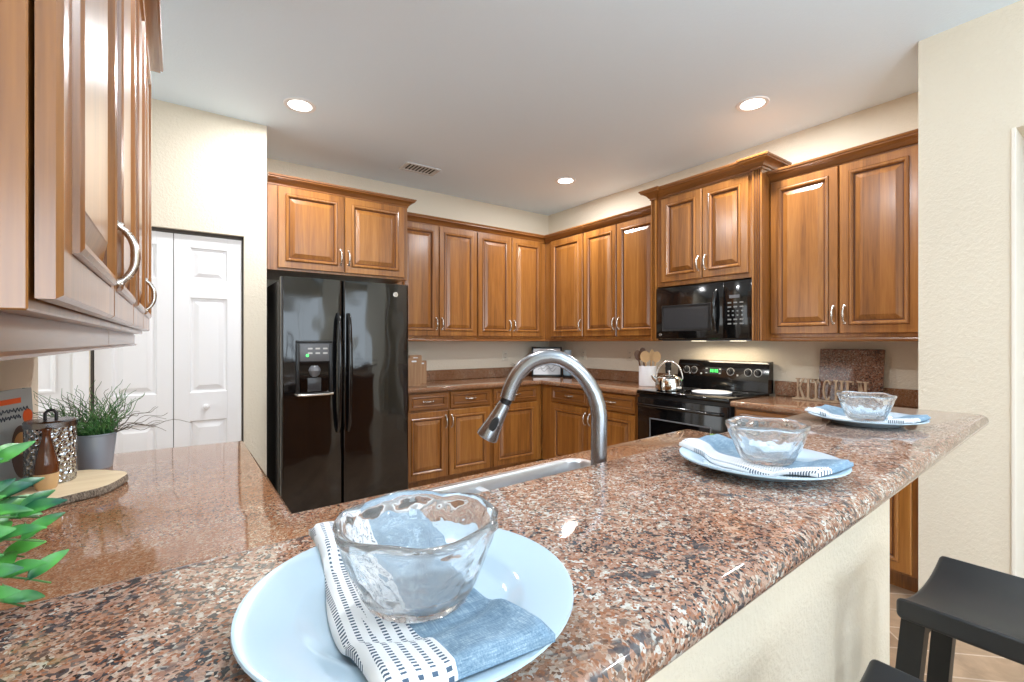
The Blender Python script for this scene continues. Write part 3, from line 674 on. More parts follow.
b = MB(); b.box((x0 + x1) / 2 - 0.045, (x0 + x1) / 2 + 0.045, -0.017, -0.012, 0.965, 1.06, 0, 0.002); b.build('paddle', M['mwglass'], ds)
b = MB(); b.tube([(x0 - 0.002, -0.022, 0.953), (x0 + 0.01, -0.055, 0.948), (x0 + 0.04, -0.062, 0.946), (x1 - 0.04, -0.062, 0.946), (x1 - 0.01, -0.055, 0.948), (x1 + 0.002, -0.022, 0.953)], 0.009, 12); b.box(x0 + 0.005, x1 - 0.005, -0.058, -0.01, 0.940, 0.948); b.build('drip_tray', M['nickel'], ds)
def badge(parent, loc, r, rot=(PI / 2, 0, 0)):
    b = MB(); b.lathe([(0.001, 0.0015), (r * 0.82, 0.0015), (r * 0.86, 0.0026), (r, 0.0022), (r, 0.0)], 28); o = b.build('badge', M['nickel'], parent, loc, rot)
    c = MB()      # round monogram: two looping script strokes
    for sx in (-1, 1):
        pts = [(sx * r * (0.08 + 0.42 * abs(math.cos(a)) ** 0.8) * (1 if math.cos(a) > -0.6 else 0.5), r * 0.5 * math.sin(a), 0.002) for a in [0.3 + q * 0.3 for q in range(19)]]
        c.tube(pts, r * 0.055, 6)
    c.build('monogram', M['grey'], o); return o
badge(t, (0.800, -0.0095, 1.672), 0.019)

# ------------------------------------------------------------------ microwave and range (right wall, facing -x)
t = thing('microwave', 'black over-the-range microwave under the short cabinet', 'microwave', (XB, 2.437, 1.322), RB)
W, H, dp = 0.793, 0.428, 0.405
b = MB(); b.box(0, W, -dp, -0.01, 0, H, 0, 0.004); b.build('case', M['blackm'], t)
b = MB(); xd = 0.588
b.box(0.004, xd, -dp - 0.030, -dp, 0.012, H - 0.004, 0, 0.006); dr = b.build('door', M['black'], t)
b = MB(); ring_front(b, 0.060, 0.490, 0.070, 0.278, [(0, 0.0), (0, 0.004), (0.006, 0.006), (0.012, 0.004), (0.030, 0.001), (0.031, 0.001)], -dp - 0.030, [0, 0, 0, 0, 0]); b.build('window_frame', M['blackm'], dr)
b = MB(); b.box(0.080, 0.470, -dp - 0.0345, -dp - 0.030, 0.090, 0.258); b.build('window', M['mwglass'], dr)
pts = [(0.535, -dp - 0.032 - 0.045 * math.sin(PI * k / 16) ** 0.6, 0.055 + 0.315 * k / 16) for k in range(17)]
b = MB(); b.tube(pts, [0.012 + 0.005 * math.sin(PI * k / 16) for k in range(17)], 14); b.build('handle', M['black'], dr)
badge(t, (0.045, -dp - 0.030, 0.045), 0.013)
b = MB(); b.box(xd + 0.003, W - 0.003, -dp - 0.028, -dp, 0.012, H - 0.004, 0, 0.005); cp_ = b.build('control_panel', M['black'], t)
b = MB(); b.box(0.630, 0.705, -dp - 0.030, -dp - 0.027, 0.300, 0.322); b.build('display', M['grey'], cp_)
for r_ in range(6):
    for c_ in range(3 if r_ not in (2, 3) else 4):
        cx_ = 0.618 + c_ * (0.044 if r_ not in (2, 3) else 0.033)
        b = MB(); b.box(cx_, cx_ + (0.026 if r_ not in (2, 3) else 0.012), -dp - 0.0295, -dp - 0.027, 0.112 + r_ * 0.030, 0.122 + r_ * 0.030); b.build('key', M['keyprint'], cp_)
b = MB(); b.box(0.03, W - 0.03, -dp + 0.02, -0.03, -0.006, 0.0); b.build('underside', M['steel'], t)
for x in (0.22, 0.55):
    b = MB(); b.box(x - 0.045, x + 0.045, -0.20, -0.13, -0.008, -0.005); b.build('lamp_lens', M['warmglass'], t)
area_light('hood_lamp', (XB - 0.17, 2.05, 1.305), (0, 0, 0), 0.08, 0.5, 2.2, (1.0, 0.84, 0.62), 160)

t = thing('range', 'black electric glass-top range below the microwave', 'stove', (XB, 2.465, 0), RB)
W = 0.770; fx = XB - 3.045
b = MB(); b.box(0.003, W - 0.003, -fx, -0.01, 0.03, 0.893, 0, 0.003); b.build('body', M['blackm'], t)
b = MB(); b.box(0.0, W, -fx - 0.030, -0.07, 0.893, 0.924, 0, 0.008, 3); ck = b.build('cooktop', M['blackglass'], t)
for (x, y, r) in ((0.20, -0.46, 0.10), (0.57, -0.46, 0.085), (0.20, -0.22, 0.075), (0.57, -0.22, 0.10)): b = MB(); b.lathe([(r - 0.003, 0.9243), (r, 0.9246), (r + 0.002, 0.9243)], 40, (x, y, 0)); b.build('burner_ring', M['grey'], ck)
b = MB(); b.box(0.006, W - 0.006, -fx - 0.028, -fx, 0.205, 0.868, 0, 0.006); od = b.build('oven_door', M['black'], t)
b = MB(); ring_front(b, 0.125, W - 0.125, 0.42, 0.715, [(0, 0.0), (0.002, 0.002), (0.008, 0.002), (0.010, 0.0005), (0.012, 0.0005)], -fx - 0.028, [0, 0, 0, 1]); b.build('oven_window', [M['grey'], M['blackglass']], od)
b = MB(); b.tube([(0.04, -fx - 0.026, 0.815), (0.045, -fx - 0.062, 0.815), (0.10, -fx - 0.070, 0.815), (W - 0.10, -fx - 0.070, 0.815), (W - 0.045, -fx - 0.062, 0.815), (W - 0.04, -fx - 0.026, 0.815)], 0.013, 14); b.build('handle', M['black'], od)
b = MB(); b.box(0.006, W - 0.006, -fx - 0.026, -fx, 0.045, 0.198, 0, 0.006); b.build('drawer', M['black'], t)
b = MB(); prof = [(-0.020, 0.92), (-0.105, 0.92), (-0.102, 0.985), (-0.098, 1.005), (-0.078, 1.135), (-0.066, 1.152), (-0.045, 1.158), (-0.020, 1.158)]
b.loft([[(x, y, z) for y, z in prof] for x in (0.0, W)]); bk = b.build('backguard', M['black'], t)
tilt = math.atan2(0.020, 0.130)
def on_panel(px, pz): return (px, -0.098 + (pz - 1.005) * 0.020 / 0.130, pz)
for px in (0.085, 0.155, 0.615, 0.690, 0.475):
    x_, y_, z_ = on_panel(px, 1.072)
    mt = Matrix.Rotation(PI / 2 - tilt, 4, 'X')
    k = MB(); k.lathe([(0.030, 0.0005), (0.030, 0.0015), (0.027, 0.0015)], 28, (0, 0, 0), 1, mt); k.lathe([(0.021, 0.0), (0.020, 0.016), (0.017, 0.020), (0.001, 0.020)], 24, (0, 0, 0), 0, mt)
    v = mt @ Vector((0, 0.016, 0.0205)); k.box(-0.0012, 0.0012, v.y - 0.001, v.y, -0.002, 0.016, 1)
    k.build('knob', [M['blackm'], M['print']], bk, (x_, y_ - 0.0005, z_))
b = MB()
L = [on_panel(x, z) for x, z in ((0.255, 1.045), (0.400, 1.045), (0.400, 1.100), (0.255, 1.100))]
b.loft([[(x, y + 0.001, z) for x, y, z in L], [(x, y - 0.002, z) for x, y, z in L]]); b.build('display_panel', M['mwglass'], bk)
b = MB()
for k, dx in enumerate((0.305, 0.322, 0.344, 0.361)):
    for (a0, a1, c0, c1) in ((0, 0.010, 0, 0.003), (0, 0.010, 0.011, 0.014), (0, 0.010, 0.022, 0.025), (0, 0.003, 0, 0.025), (0.0075, 0.010, 0, 0.025))[(0 if k % 2 else 1):]:
        q = on_panel(dx, 1.060); b.box(dx + a0, dx + a1, q[1] - 0.0045, q[1] - 0.002, 1.060 + c0, 1.060 + c1)
b.build('clock_digits', M['green'], bk)
b = MB()
for k in range(5):
    for j in range(2):
        q = on_panel(0, 1.050 + j * 0.034); b.box(0.262 + k * 0.006 if k < 3 else 0.380 + (k - 3) * 0.008, (0.266 + k * 0.006 if k < 3 else 0.386 + (k - 3) * 0.008), q[1] - 0.004, q[1], q[2], q[2] + 0.008)
for px in (0.120, 0.225, 0.535): q = on_panel(px, 1.035); b.box(px - 0.006, px + 0.006, q[1] - 0.003, q[1], 1.040, 1.052)
b.build('printed_marks', M['print'], bk)

# ------------------------------------------------------------------ place settings on the bar
plate_prof = [(0.001, 0.004), (0.080, 0.004), (0.088, 0.006), (0.098, 0.013), (0.104, 0.0155), (0.143, 0.0235), (0.146, 0.0235), (0.1465, 0.0215), (0.144, 0.0195), (0.104, 0.0105), (0.092, 0.002), (0.088, 0.0), (0.080, 0.0), (0.078, 0.0015), (0.001, 0.0015)]
def plate_h(r):
    pts = plate_prof[:6]
    for (r0, z0), (r1, z1) in zip(pts, pts[1:]):
        if r <= r1: return z0 + (z1 - z0) * (r - r0) / (r1 - r0)
    return 0.0235
def napkin_mesh(seed, L2=0.14):
    rnd = random.Random(seed); mb = MB(); nx, ny = 20, 44; W2 = 0.0650; ph = rnd.random() * 6
    def top(u, v):
        x = -W2 + 2 * W2 * u; y = -L2 + 2 * L2 * v
        fl_ = max(0.0, min(1.0, (math.hypot(x, y) - 0.060) / 0.05)); z = plate_h(math.hypot(x, y)) + 0.0135 + fl_ * (0.0015 * math.sin(7 * x / W2 + ph) * abs(y) / L2 + 0.0020 * math.sin(2.6 * y / L2 + ph))
        rr = math.hypot(x, y)
        z -= 0.0028 * (1 - fl_)
        e = min(u, 1 - u) * 2 * W2; f = min(v, 1 - v) * 2 * L2
        rnd_ = 1 - math.sqrt(max(0, 1 - (1 - min(1, e / 0.006)) ** 2)); rn2 = 1 - math.sqrt(max(0, 1 - (1 - min(1, f / 0.006)) ** 2))
        return x + 0.004 * math.sin(9 * v + ph), y, z - 0.006 * max(rnd_, rn2)
    vs_ = []; fs = []; ms = []
    for j in range(ny + 1):
        for i in range(nx + 1): vs_.append(top(i / nx, j / ny))
    nt_ = len(vs_)
    for j in range(ny + 1):
        for i in range(nx + 1): x, y, z = top(i / nx, j / ny); zt = plate_h(math.hypot(x, y)); vs_.append((x, y, zt + 0.0012))
    q = lambda i, j, o=0: o + j * (nx + 1) + i
    for j in range(ny):
        for i in range(nx):
            m = 1 if i < 8 else 0
            mb_f = (q(i, j), q(i + 1, j), q(i + 1, j + 1), q(i, j + 1)); fs.append(mb_f); ms.append(m)
            fs.append(tuple(reversed([k + nt_ for k in mb_f]))); ms.append(m)
    for j in range(ny):
        fs.append((q(0, j), q(0, j + 1), q(0, j + 1, nt_), q(0, j, nt_))); ms.append(1); fs.append((q(nx, j), q(nx, j, nt_), q(nx, j + 1, nt_), q(nx, j + 1))); ms.append(0)
    for i in range(nx):
        m = 1 if i < 8 else 0
        fs.append((q(i, 0), q(i, 0, nt_), q(i + 1, 0, nt_), q(i + 1, 0))); ms.append(m); fs.append((q(i, ny), q(i + 1, ny), q(i + 1, ny, nt_), q(i, ny, nt_))); ms.append(m)
    mb.v = vs_; mb.f = fs; mb.m = ms; return mb
def bowl_mesh(seed):
    rnd = random.Random(seed); mb = MB(); segs = 72
    outer = [(0.001, 0.0), (0.040, 0.0), (0.046, 0.004), (0.0535, 0.018), (0.0605, 0.036), (0.066, 0.053), (0.0695, 0.064), (0.0725, 0.068), (0.0727, 0.0725), (0.070, 0.075), (0.0665, 0.074), (0.0640, 0.068), (0.0600, 0.053), (0.054, 0.036), (0.0465, 0.020), (0.040, 0.0105), (0.001, 0.0095)]
    vs_ = []; n = len(outer)
    for k in range(segs):
        a = 2 * PI * k / segs
        for i, (r, z) in enumerate(outer):
            wv = 1 + (0.016 * math.sin(9 * a + 1.3 * i) + 0.010 * math.sin(14 * a - 0.9 * i + seed)) * (1 if 3 <= i <= 8 else 0.4 if i > 8 else 0.2)
            dz = 0.0016 * math.sin(5 * a + seed) * (z / 0.07)
            vs_.append((r * wv * math.cos(a), r * wv * math.sin(a), z + dz))
    fs = []
    for k in range(segs):
        k2 = (k + 1) % segs
        for i in range(n - 1): fs.append((k * n + i, k2 * n + i, k2 * n + i + 1, k * n + i + 1))
    fs.append(tuple(k * n for k in reversed(range(segs)))); fs.append(tuple(k * n + n - 1 for k in range(segs)))
    mb.add(vs_, fs); return mb
settings = [((0.180, 0.404), 'on the bar nearest the camera', 0.10, (0.179, 0.393), 1),
            ((0.920, 0.455), 'in the middle of the bar', 0.06, (0.928, 0.445), 2),
            ((1.690, 0.520), 'at the far right end of the bar', 0.05, (1.668, 0.512), 3)]
for (cx_, cy_), where, rz, (bx_, by_), sd_ in settings:
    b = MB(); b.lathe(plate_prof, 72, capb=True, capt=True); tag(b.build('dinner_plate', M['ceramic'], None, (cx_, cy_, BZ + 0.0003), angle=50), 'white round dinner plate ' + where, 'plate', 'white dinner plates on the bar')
    tag(napkin_mesh(sd_, 0.150 if sd_ == 1 else 0.137).build('cloth_napkin', [M['chambray'], M['striped']], None, ((cx_ - 0.004, cy_ + 0.014, BZ + 0.0003) if sd_ == 1 else (cx_ + 0.005, cy_ + 0.004, BZ + 0.0003)), (0, 0, -rz), angle=60), 'folded blue and striped white cloth napkin ' + where, 'napkin', 'folded napkins on the plates')
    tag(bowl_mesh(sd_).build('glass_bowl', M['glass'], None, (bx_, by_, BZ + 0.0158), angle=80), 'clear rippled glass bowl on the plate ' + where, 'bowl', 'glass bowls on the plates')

# ------------------------------------------------------------------ bar stools
def stool(label, loc):
    t = thing('bar_stool', label, 'stool', loc, 0.0, 'black saddle bar stools')
    nx, ny = 24, 8; hx, hy = 0.178, 0.138; b = MB()
    def zt(u): return 0.711 + 0.033 * abs(u) ** 2.2
    loops = []
    for i in range(nx + 1):
        u = -1 + 2 * i / nx; x = hx * u; z1 = zt(u); z0 = z1 - 0.046; r = 0.012
        L = []
        for (sx, sz, a0) in ((1, 0, -90), (1, 1, 0), (-1, 1, 90), (-1, 0, 180)):
            for k in range(5):
                a = math.radians(a0 + 90 * k / 4); cy_, cz_ = (hy - r) * sx, (z1 - r if sz else z0 + r)
                L.append((x, cy_ + r * math.cos(a), cz_ + r * math.sin(a)))
        loops.append(L)
    b.loft(loops); o = b.build('seat', M['seat'], t, angle=45)
    bv = o.modifiers.new('soft', 'BEVEL'); bv.width = 0.006; bv.segments = 3; bv.limit_method = 'ANGLE'; bv.angle_limit = math.radians(50)
    tops = {}
    for sx in (-1, 1):
        for sy in (-1, 1):
            x0, y0, x1, y1 = sx * 0.140, sy * 0.112, sx * 0.170, sy * 0.165; h = 0.021
            b = MB(); b.loft([[(x1 - h, y1 - h, 0), (x1 + h, y1 - h, 0), (x1 + h, y1 + h, 0), (x1 - h, y1 + h, 0)], [(x0 - h, y0 - h, 0.690), (x0 + h, y0 - h, 0.690), (x0 + h, y0 + h, 0.690), (x0 - h, y0 + h, 0.690)]]); b.build('leg', M['stoolwood'], t)
    P = lambda sx, sy, z: (sx * (0.170 - 0.030 * z / 0.69), sy * (0.165 - 0.053 * z / 0.69))
    for sy in (-1, 1):
        for z in (0.22,):
            a, c = P(-1, sy, z), P(1, sy, z); b = MB(); b.box(a[0], c[0], a[1] - 0.010, a[1] + 0.010, z - 0.018, z + 0.018, 0, 0.002); b.build('stretcher', M['stoolwood'], t)
        a, c = P(-1, sy, 0.655), P(1, sy, 0.655); b = MB(); b.box(a[0], c[0], a[1] - 0.010, a[1] + 0.010, 0.635, 0.690, 0, 0.002); b.build('apron', M['stoolwood'], t)
    for sx in (-1, 1):
        a = P(sx, -1, 0.32); c = P(sx, 1, 0.32); b = MB(); b.box(a[0] - 0.010, a[0] + 0.010, a[1], c[1], 0.302, 0.338, 0, 0.002); b.build('stretcher', M['stoolwood'], t)
    return t
stool('black saddle-seat bar stool nearest the far end of the bar', (1.487, 0.208, 0))
stool('black saddle-seat bar stool of which only a seat corner shows at the bottom edge', (0.848, 0.170, 0))

# ------------------------------------------------------------------ things on the left counter
SC = (-0.264, 1.704)
b = MB(); n = 56; rnd = random.Random(3); R = [0.158 + 0.007 * math.sin(3 * a + 1) + 0.004 * math.sin(7 * a) + rnd.uniform(-0.001, 0.001) for a in [2 * PI * k / n for k in range(n)]]
pt = lambda k, s_, z: (R[k] * s_ * math.cos(2 * PI * k / n) * 0.93, R[k] * s_ * math.sin(2 * PI * k / n) * 1.0, z)
t = thing('wood_slice', 'round rustic wood slice with bark edge on the left counter', 'board', (SC[0], SC[1], CZ1))
b.loft([[pt(k, 0.97, 0.0) for k in range(n)], [pt(k, 1.0, 0.004) for k in range(n)], [pt(k, 1.005, 0.012) for k in range(n)], [pt(k, 0.985, 0.0225) for k in range(n)]], 0, True, False); b.build('bark_edge', M['bark'], t)
b = MB(); b.loft([[pt(k, 0.985, 0.0222) for k in range(n)], [pt(k, 0.955, 0.0235) for k in range(n)]], 0, False, True); b.build('cut_face', M['slabtop'], t)
SZ = CZ1 + 0.0237
t = thing('canister', 'hammered silver metal canister with lid on the wood slice', 'canister', (-0.272, 1.748, SZ))
b = MB(); b.lathe([(0.001, 0), (0.050, 0), (0.052, 0.003), (0.052, 0.150), (0.049, 0.152)], 64, capb=True); b.build('body', M['hammered'], t)
b = MB(); b.lathe([(0.0535, 0.148), (0.0535, 0.162), (0.050, 0.166), (0.020, 0.168), (0.001, 0.168)], 48); l = b.build('lid', M['steel'], t)
b = MB(); b.tube([(-0.011, 0, 0.166), (-0.011, 0, 0.183), (-0.005, 0, 0.191), (0.005, 0, 0.191), (0.011, 0, 0.183), (0.011, 0, 0.166)], 0.004, 10); b.build('lid_handle', M['darkframe'], l)
t = thing('vase', 'small brown teardrop-shaped vase in front of the silver canister', 'vase', (-0.268, 1.668, SZ))
b = MB(); b.lathe([(0.001, 0), (0.019, 0), (0.021, 0.003), (0.0235, 0.020), (0.0245, 0.040)], 32, capb=True); b.build('pale_base', M['tan'], t)
b = MB(); b.lathe([(0.0245, 0.040), (0.0240, 0.056), (0.020, 0.080), (0.014, 0.108), (0.0092, 0.130), (0.0085, 0.142), (0.0115, 0.150), (0.0105, 0.153), (0.0065, 0.148), (0.0055, 0.13)], 32); b.build('body', M['brownglaze'], t)
# cookbook leaning on the left wall
t = thing('cookbook', 'grey cookbook with orange lettering leaning upright against the left wall', 'book', (-0.350, 1.770, SZ + 0.001), PI / 2 - 0.30)
bw, bh, bt = 0.200, 0.245, 0.020
lean = Matrix.Rotation(math.radians(-3), 4, 'X')
def leanbox(x0, x1, y0, y1, z0, z1, bev=0.0):
    b = MB(); bm = bmesh.new(); bmesh.ops.create_cube(bm, size=1)
    for v in bm.verts: v.co = Vector((x0 + (v.co.x + .5) * (x1 - x0), y0 + (v.co.y + .5) * (y1 - y0), z0 + (v.co.z + .5) * (z1 - z0)))
    b.bm(bm, 0, lean); return b
leanbox(-bw / 2, bw / 2, 0.002, bt - 0.002, 0.003, bh - 0.003).build('pages', M['paper'], t)
b = leanbox(-bw / 2 - 0.003, bw / 2 + 0.003, -0.001, 0.002, 0, bh); c2 = leanbox(-bw / 2 - 0.003, bw / 2 + 0.003, bt - 0.002, bt + 0.001, 0, bh); b.add(c2.v, c2.f)
cv = b.build('cover', M['cover'], t)
leanbox(bw / 2 + 0.001, bw / 2 + 0.004, 0.0, bt, 0, bh).build('edge_strip', M['teal'], t)
def flat_ellipse(cx_, cz_, rx, rz, y): 
    b = MB(); n = 28; L = lambda yy: [tuple(lean @ Vector((cx_ + rx * math.cos(2 * PI * k / n), yy, cz_ + rz * math.sin(2 * PI * k / n)))) for k in range(n)]
    b.loft([L(y), L(y - 0.0008)]); return b
flat_ellipse(0.045, 0.075, 0.040, 0.072, -0.001).build('cover_photo', M['ovalbrown'], cv)
flat_ellipse(0.045, 0.098, 0.028, 0.030, -0.0016).build('photo_food', M['food'], cv)
flat_ellipse(0.078, 0.168, 0.020, 0.020, -0.0016).build('seal', M['orange'], cv)
b = leanbox(-0.085, 0.055, -0.0018, -0.001, 0.208, 0.222); c2 = leanbox(-0.095, -0.080, -0.0018, -0.001, 0.15, 0.21); b.add(c2.v, c2.f); b.build('title', M['orange'], cv)
b = MB()
for row, (zz, x0, x1) in enumerate(((0.190, -0.06, 0.085), (0.172, -0.06, 0.05))):
    pts = [tuple(lean @ Vector((x0 + (x1 - x0) * k / 40, -0.0018, zz + 0.006 * math.sin(k * 1.7 + row) * (1 if k % 7 else 0.2)))) for k in range(41)]; b.tube(pts, 0.0012, 5)
b.build('lettering', M['ink'], cv)
# zinc bucket with curly grass
def curl(rnd, base, d, L, k, amp, bend):
    pts = []; p = Vector(base); dirn = Vector(d).normalized(); ph = rnd.random() * 6.28; ax_ = dirn.cross(Vector((0, 0, 1))); ax_ = ax_.normalized() if ax_.length > 0.01 else Vector((1, 0, 0)); ay = dirn.cross(ax_)
    n = 14
    for i in range(n + 1):
        u = i / n; q = p + dirn * (L * u) + Vector((0, 0, -bend * u * u)) + (ax_ * math.sin(k * u * 6.28 + ph) + ay * math.cos(k * u * 6.28 + ph)) * amp * min(1, u * 3); pts.append(tuple(q))
    return pts
t = thing('potted_grass', 'zinc bucket of curly green grass on the left counter', 'plant', (-0.205, 1.975, CZ1))
b = MB(); b.lathe([(0.001, 0.0), (0.041, 0.0), (0.042, 0.003), (0.052, 0.104), (0.0545, 0.106), (0.0545, 0.110), (0.051, 0.110), (0.050, 0.104), (0.044, 0.03)], 40, capb=True); b.build('bucket', M['zinc'], t)
b = MB(); b.lathe([(0.001, 0.098), (0.050, 0.096)], 24); b.build('soil', M['soil'], t)
rnd = random.Random(11); b = MB()
for k in range(170):
    a = rnd.random() * 6.28; r0 = 0.036 * math.sqrt(rnd.random()); sp = 0.25 + 0.85 * rnd.random(); L = 0.08 + 0.115 * rnd.random()
    b.tube(curl(rnd, (r0 * math.cos(a), r0 * math.sin(a), 0.095), (sp * 0.8 * math.cos(a) - 0.22, sp * 0.8 * math.sin(a), 0.9), L, 1.5 + 1.6 * rnd.random(), 0.0045 + 0.0045 * rnd.random(), 0.03 * rnd.random()), [0.0019 * (1 - 0.7 * i / 14) for i in range(15)], 5)
g_ = b.build('grass_blades', M['grass'], t); g_['kind'] = 'stuff'
b = MB()
dirs = [(rnd.uniform(-1, 1), rnd.uniform(-0.5, 0.5), rnd.uniform(0.4, 1.0), rnd.uniform(0.15, 0.21)) for _ in range(16)] + [(-0.9, -0.1, 0.55, 0.19), (-0.95, 0.1, 0.75, 0.20), (-0.8, -0.2, 0.9, 0.20), (-0.95, -0.3, 0.4, 0.17), (0.8, -0.2, 0.7, 0.20), (0.9, -0.4, 0.5, 0.19), (0.95, -0.35, 0.35, 0.26), (0.6, 0.2, 1.0, 0.17), (0.9, -0.1, 0.30, 0.17), (0.5, -0.4, 1.0, 0.18), (-0.5, 0.3, 1.0, 0.17), (0.8, -0.3, 0.42, 0.18)]
for dx, dy, dz, L in dirs: b.tube(curl(rnd, (dx * 0.02, dy * 0.02, 0.10), (dx, dy, dz), L, 2.2, 0.007, 0.05), [0.0013 * (1 - 0.5 * i / 14) for i in range(15)], 5)
b.build('twigs', M['twig'], t)
# leafy plant at the near left, standing on the bar
t = thing('leafy_plant', 'bright green leafy potted plant at the left end of the bar', 'plant', (-0.250, 0.500, BZ))
b = MB(); b.lathe([(0.001, 0.0), (0.040, 0.0), (0.043, 0.004), (0.056, 0.085), (0.056, 0.090), (0.050, 0.090), (0.048, 0.075)], 32, capb=True); b.build('pot', M['ceramicm'], t)
def leafblade(mb, p, d, up, L, Wd):
    d = Vector(d).normalized(); s_ = d.cross(Vector(up)).normalized(); u_ = s_.cross(d); n = 8; vs_ = []
    for i in range(n + 1):
        q = i / n; wd = Wd * math.sin(PI * min(1, q * 0.96 + 0.03)) ** 0.8 * (1.12 - 0.3 * q); cen = Vector(p) + d * (L * q) + u_ * (0.10 * L * math.sin(PI * q) - 0.16 * L * q * q)
        vs_ += [tuple(cen - s_ * wd + u_ * wd * 0.3), tuple(cen), tuple(cen + s_ * wd + u_ * wd * 0.3)]
    fs = []
    for i in range(n):
        a = i * 3; fs += [(a, a + 1, a + 4, a + 3), (a + 1, a + 2, a + 5, a + 4)]
    o = len(vs_); vs2 = [(x, y, z - 0.0006) for x, y, z in vs_]; mb.add(vs_ + vs2, fs + [tuple(reversed([k + o for k in f])) for f in fs])
rnd = random.Random(5); st_ = MB(); lv = MB()
stems = [((0.128, 0.150, 0.030), 12), ((0.145, 0.125, 0.035), 12), ((0.118, 0.160, 0.085), 12), ((0.135, 0.130, 0.055), 13), ((0.150, 0.112, 0.015), 13), ((0.156, 0.104, -0.022), 13), ((0.140, 0.098, -0.036), 11), ((0.120, 0.120, 0.020), 12), ((0.132, 0.140, -0.005), 12), ((0.105, 0.150, 0.045), 12), ((-0.02, 0.06, 0.10), 8), ((0.05, -0.06, 0.08), 8), ((0.03, 0.10, 0.09), 9)]
for (ex, ey, ez), nl in stems:
    nl += 1
    P0 = Vector((0.01, 0.0, 0.075)); P2_ = Vector((ex, ey, 0.075 + ez - 0.03)); P1 = (P0 + P2_) / 2 + Vector((-0.01, 0, 0.045))
    path = [tuple(P0 * (1 - u) ** 2 + P1 * 2 * u * (1 - u) + P2_ * u * u) for u in [k / 12 for k in range(13)]]
    st_.tube(path, [0.0018 - 0.0009 * k / 12 for k in range(13)], 6)
    for k in range(nl):
        u = 0.30 + 0.70 * k / (nl - 1); i = min(11, int(u * 12)); p = Vector(path[i]); tg = (Vector(path[i + 1]) - p).normalized(); side = 1 if k % 2 else -1
        sd = tg.cross(Vector((0, 0, 1))).normalized() * side
        dd = tg * (0.55 + 0.3 * rnd.random()) + sd * (0.8 if k < nl - 1 else 0.1) + Vector((0, 0, 0.25 + 0.5 * rnd.random())); leafblade(lv, p, dd, (0.2 + rnd.uniform(-.8, .8), -0.7, 0.6 + rnd.uniform(-.5, .5)), 0.026 + 0.014 * rnd.random(), 0.0054 + 0.0020 * rnd.random())
st_.build('stems', M['grass'], t); q_ = lv.build('leaves', M['leaf'], t, angle=70); q_['kind'] = 'stuff'

# ------------------------------------------------------------------ things on the far counter
def cutting_board(label, loc, w_, h_, th, lean_, rz):
    t = thing('cutting_board', label, 'cutting board', loc, rz, 'wooden boards by the refrigerator')
    P = round_poly([(-w_ / 2, 0), (w_ / 2, 0), (w_ / 2, h_), (-w_ / 2, h_)], 0.010, 4); r_ = Matrix.Rotation(math.radians(lean_), 4, 'X'); b = MB()
    b.loft([[tuple(r_ @ Vector((x, y, z))) for x, z in P] for y in (0, th)]); o = b.build('panel', M['board'], t)
    b = MB(); Q = round_poly([(-0.024, h_ - 0.034), (0.024, h_ - 0.034), (0.024, h_ - 0.020), (-0.024, h_ - 0.020)], 0.0065, 4)
    b.loft([[tuple(r_ @ Vector((x, y, z))) for x, z in Q] for y in (-0.0008, 0.004)]); b.build('hand_slot', M['paper'], t)
cutting_board('front wooden cutting board of three beside the refrigerator, nearest the counter edge', (1.735, 3.905, CZ1), 0.125, 0.245, 0.045, 0, 0)
cutting_board('tallest wooden cutting board standing behind the front board by the refrigerator', (1.800, 4.020, CZ1), 0.125, 0.270, 0.040, 0, 0)
cutting_board('short wooden cutting board, right of the two taller ones by the refrigerator', (1.905, 4.110, CZ1), 0.100, 0.215, 0.040, 0, 0)
# framed print standing across the corner
rzf = -YAW - 0.04
t = thing('picture_frame', 'black framed print standing across the far counter corner', 'picture', (3.415, 4.060, CZ1), rzf)
w_, h_ = 0.345, 0.335; b = MB(); ln = Matrix.Rotation(math.radians(-5), 4, 'X')
for (x0, x1, z0, z1) in ((-w_ / 2, -w_ / 2 + 0.02, 0, h_), (w_ / 2 - 0.02, w_ / 2, 0, h_), (-w_ / 2 + .02, w_ / 2 - .02, 0, 0.02), (-w_ / 2 + .02, w_ / 2 - .02, h_ - 0.02, h_)):
    bb = MB(); bb.box(x0, x1, -0.010, 0.010, z0, z1, 0, 0.002); b.add([ln @ Vector(p) for p in bb.v], bb.f)
b.build('frame', M['darkframe'], t)
bb = MB(); bb.box(-w_ / 2 + 0.018, w_ / 2 - 0.018, -0.003, 0.008, 0.018, h_ - 0.018); b = MB(); b.add([ln @ Vector(p) for p in bb.v], bb.f); pr_ = b.build('print', M['paper'], t)
b = MB()
for (x0, x1, z0, z1) in ((-0.006, 0.0, 0.265, 0.305), (-0.115, 0.115, 0.258, 0.262), (0.03, 0.11, 0.285, 0.290), (0.03, 0.11, 0.272, 0.277), (-0.11, -0.03, 0.285, 0.290)):
    bb = MB(); bb.box(x0, x1, -0.0045, -0.003, z0, z1); b.add([ln @ Vector(p) for p in bb.v], bb.f)
for k in range(2): b.tube([tuple(ln @ Vector((-0.10 + 0.2 * q / 30, -0.004, 0.075 + 0.03 * k + 0.018 * math.sin(q * 0.45 + k)))) for q in range(31)], 0.002, 5)
b.build('printed_lines', M['ink'], pr_)
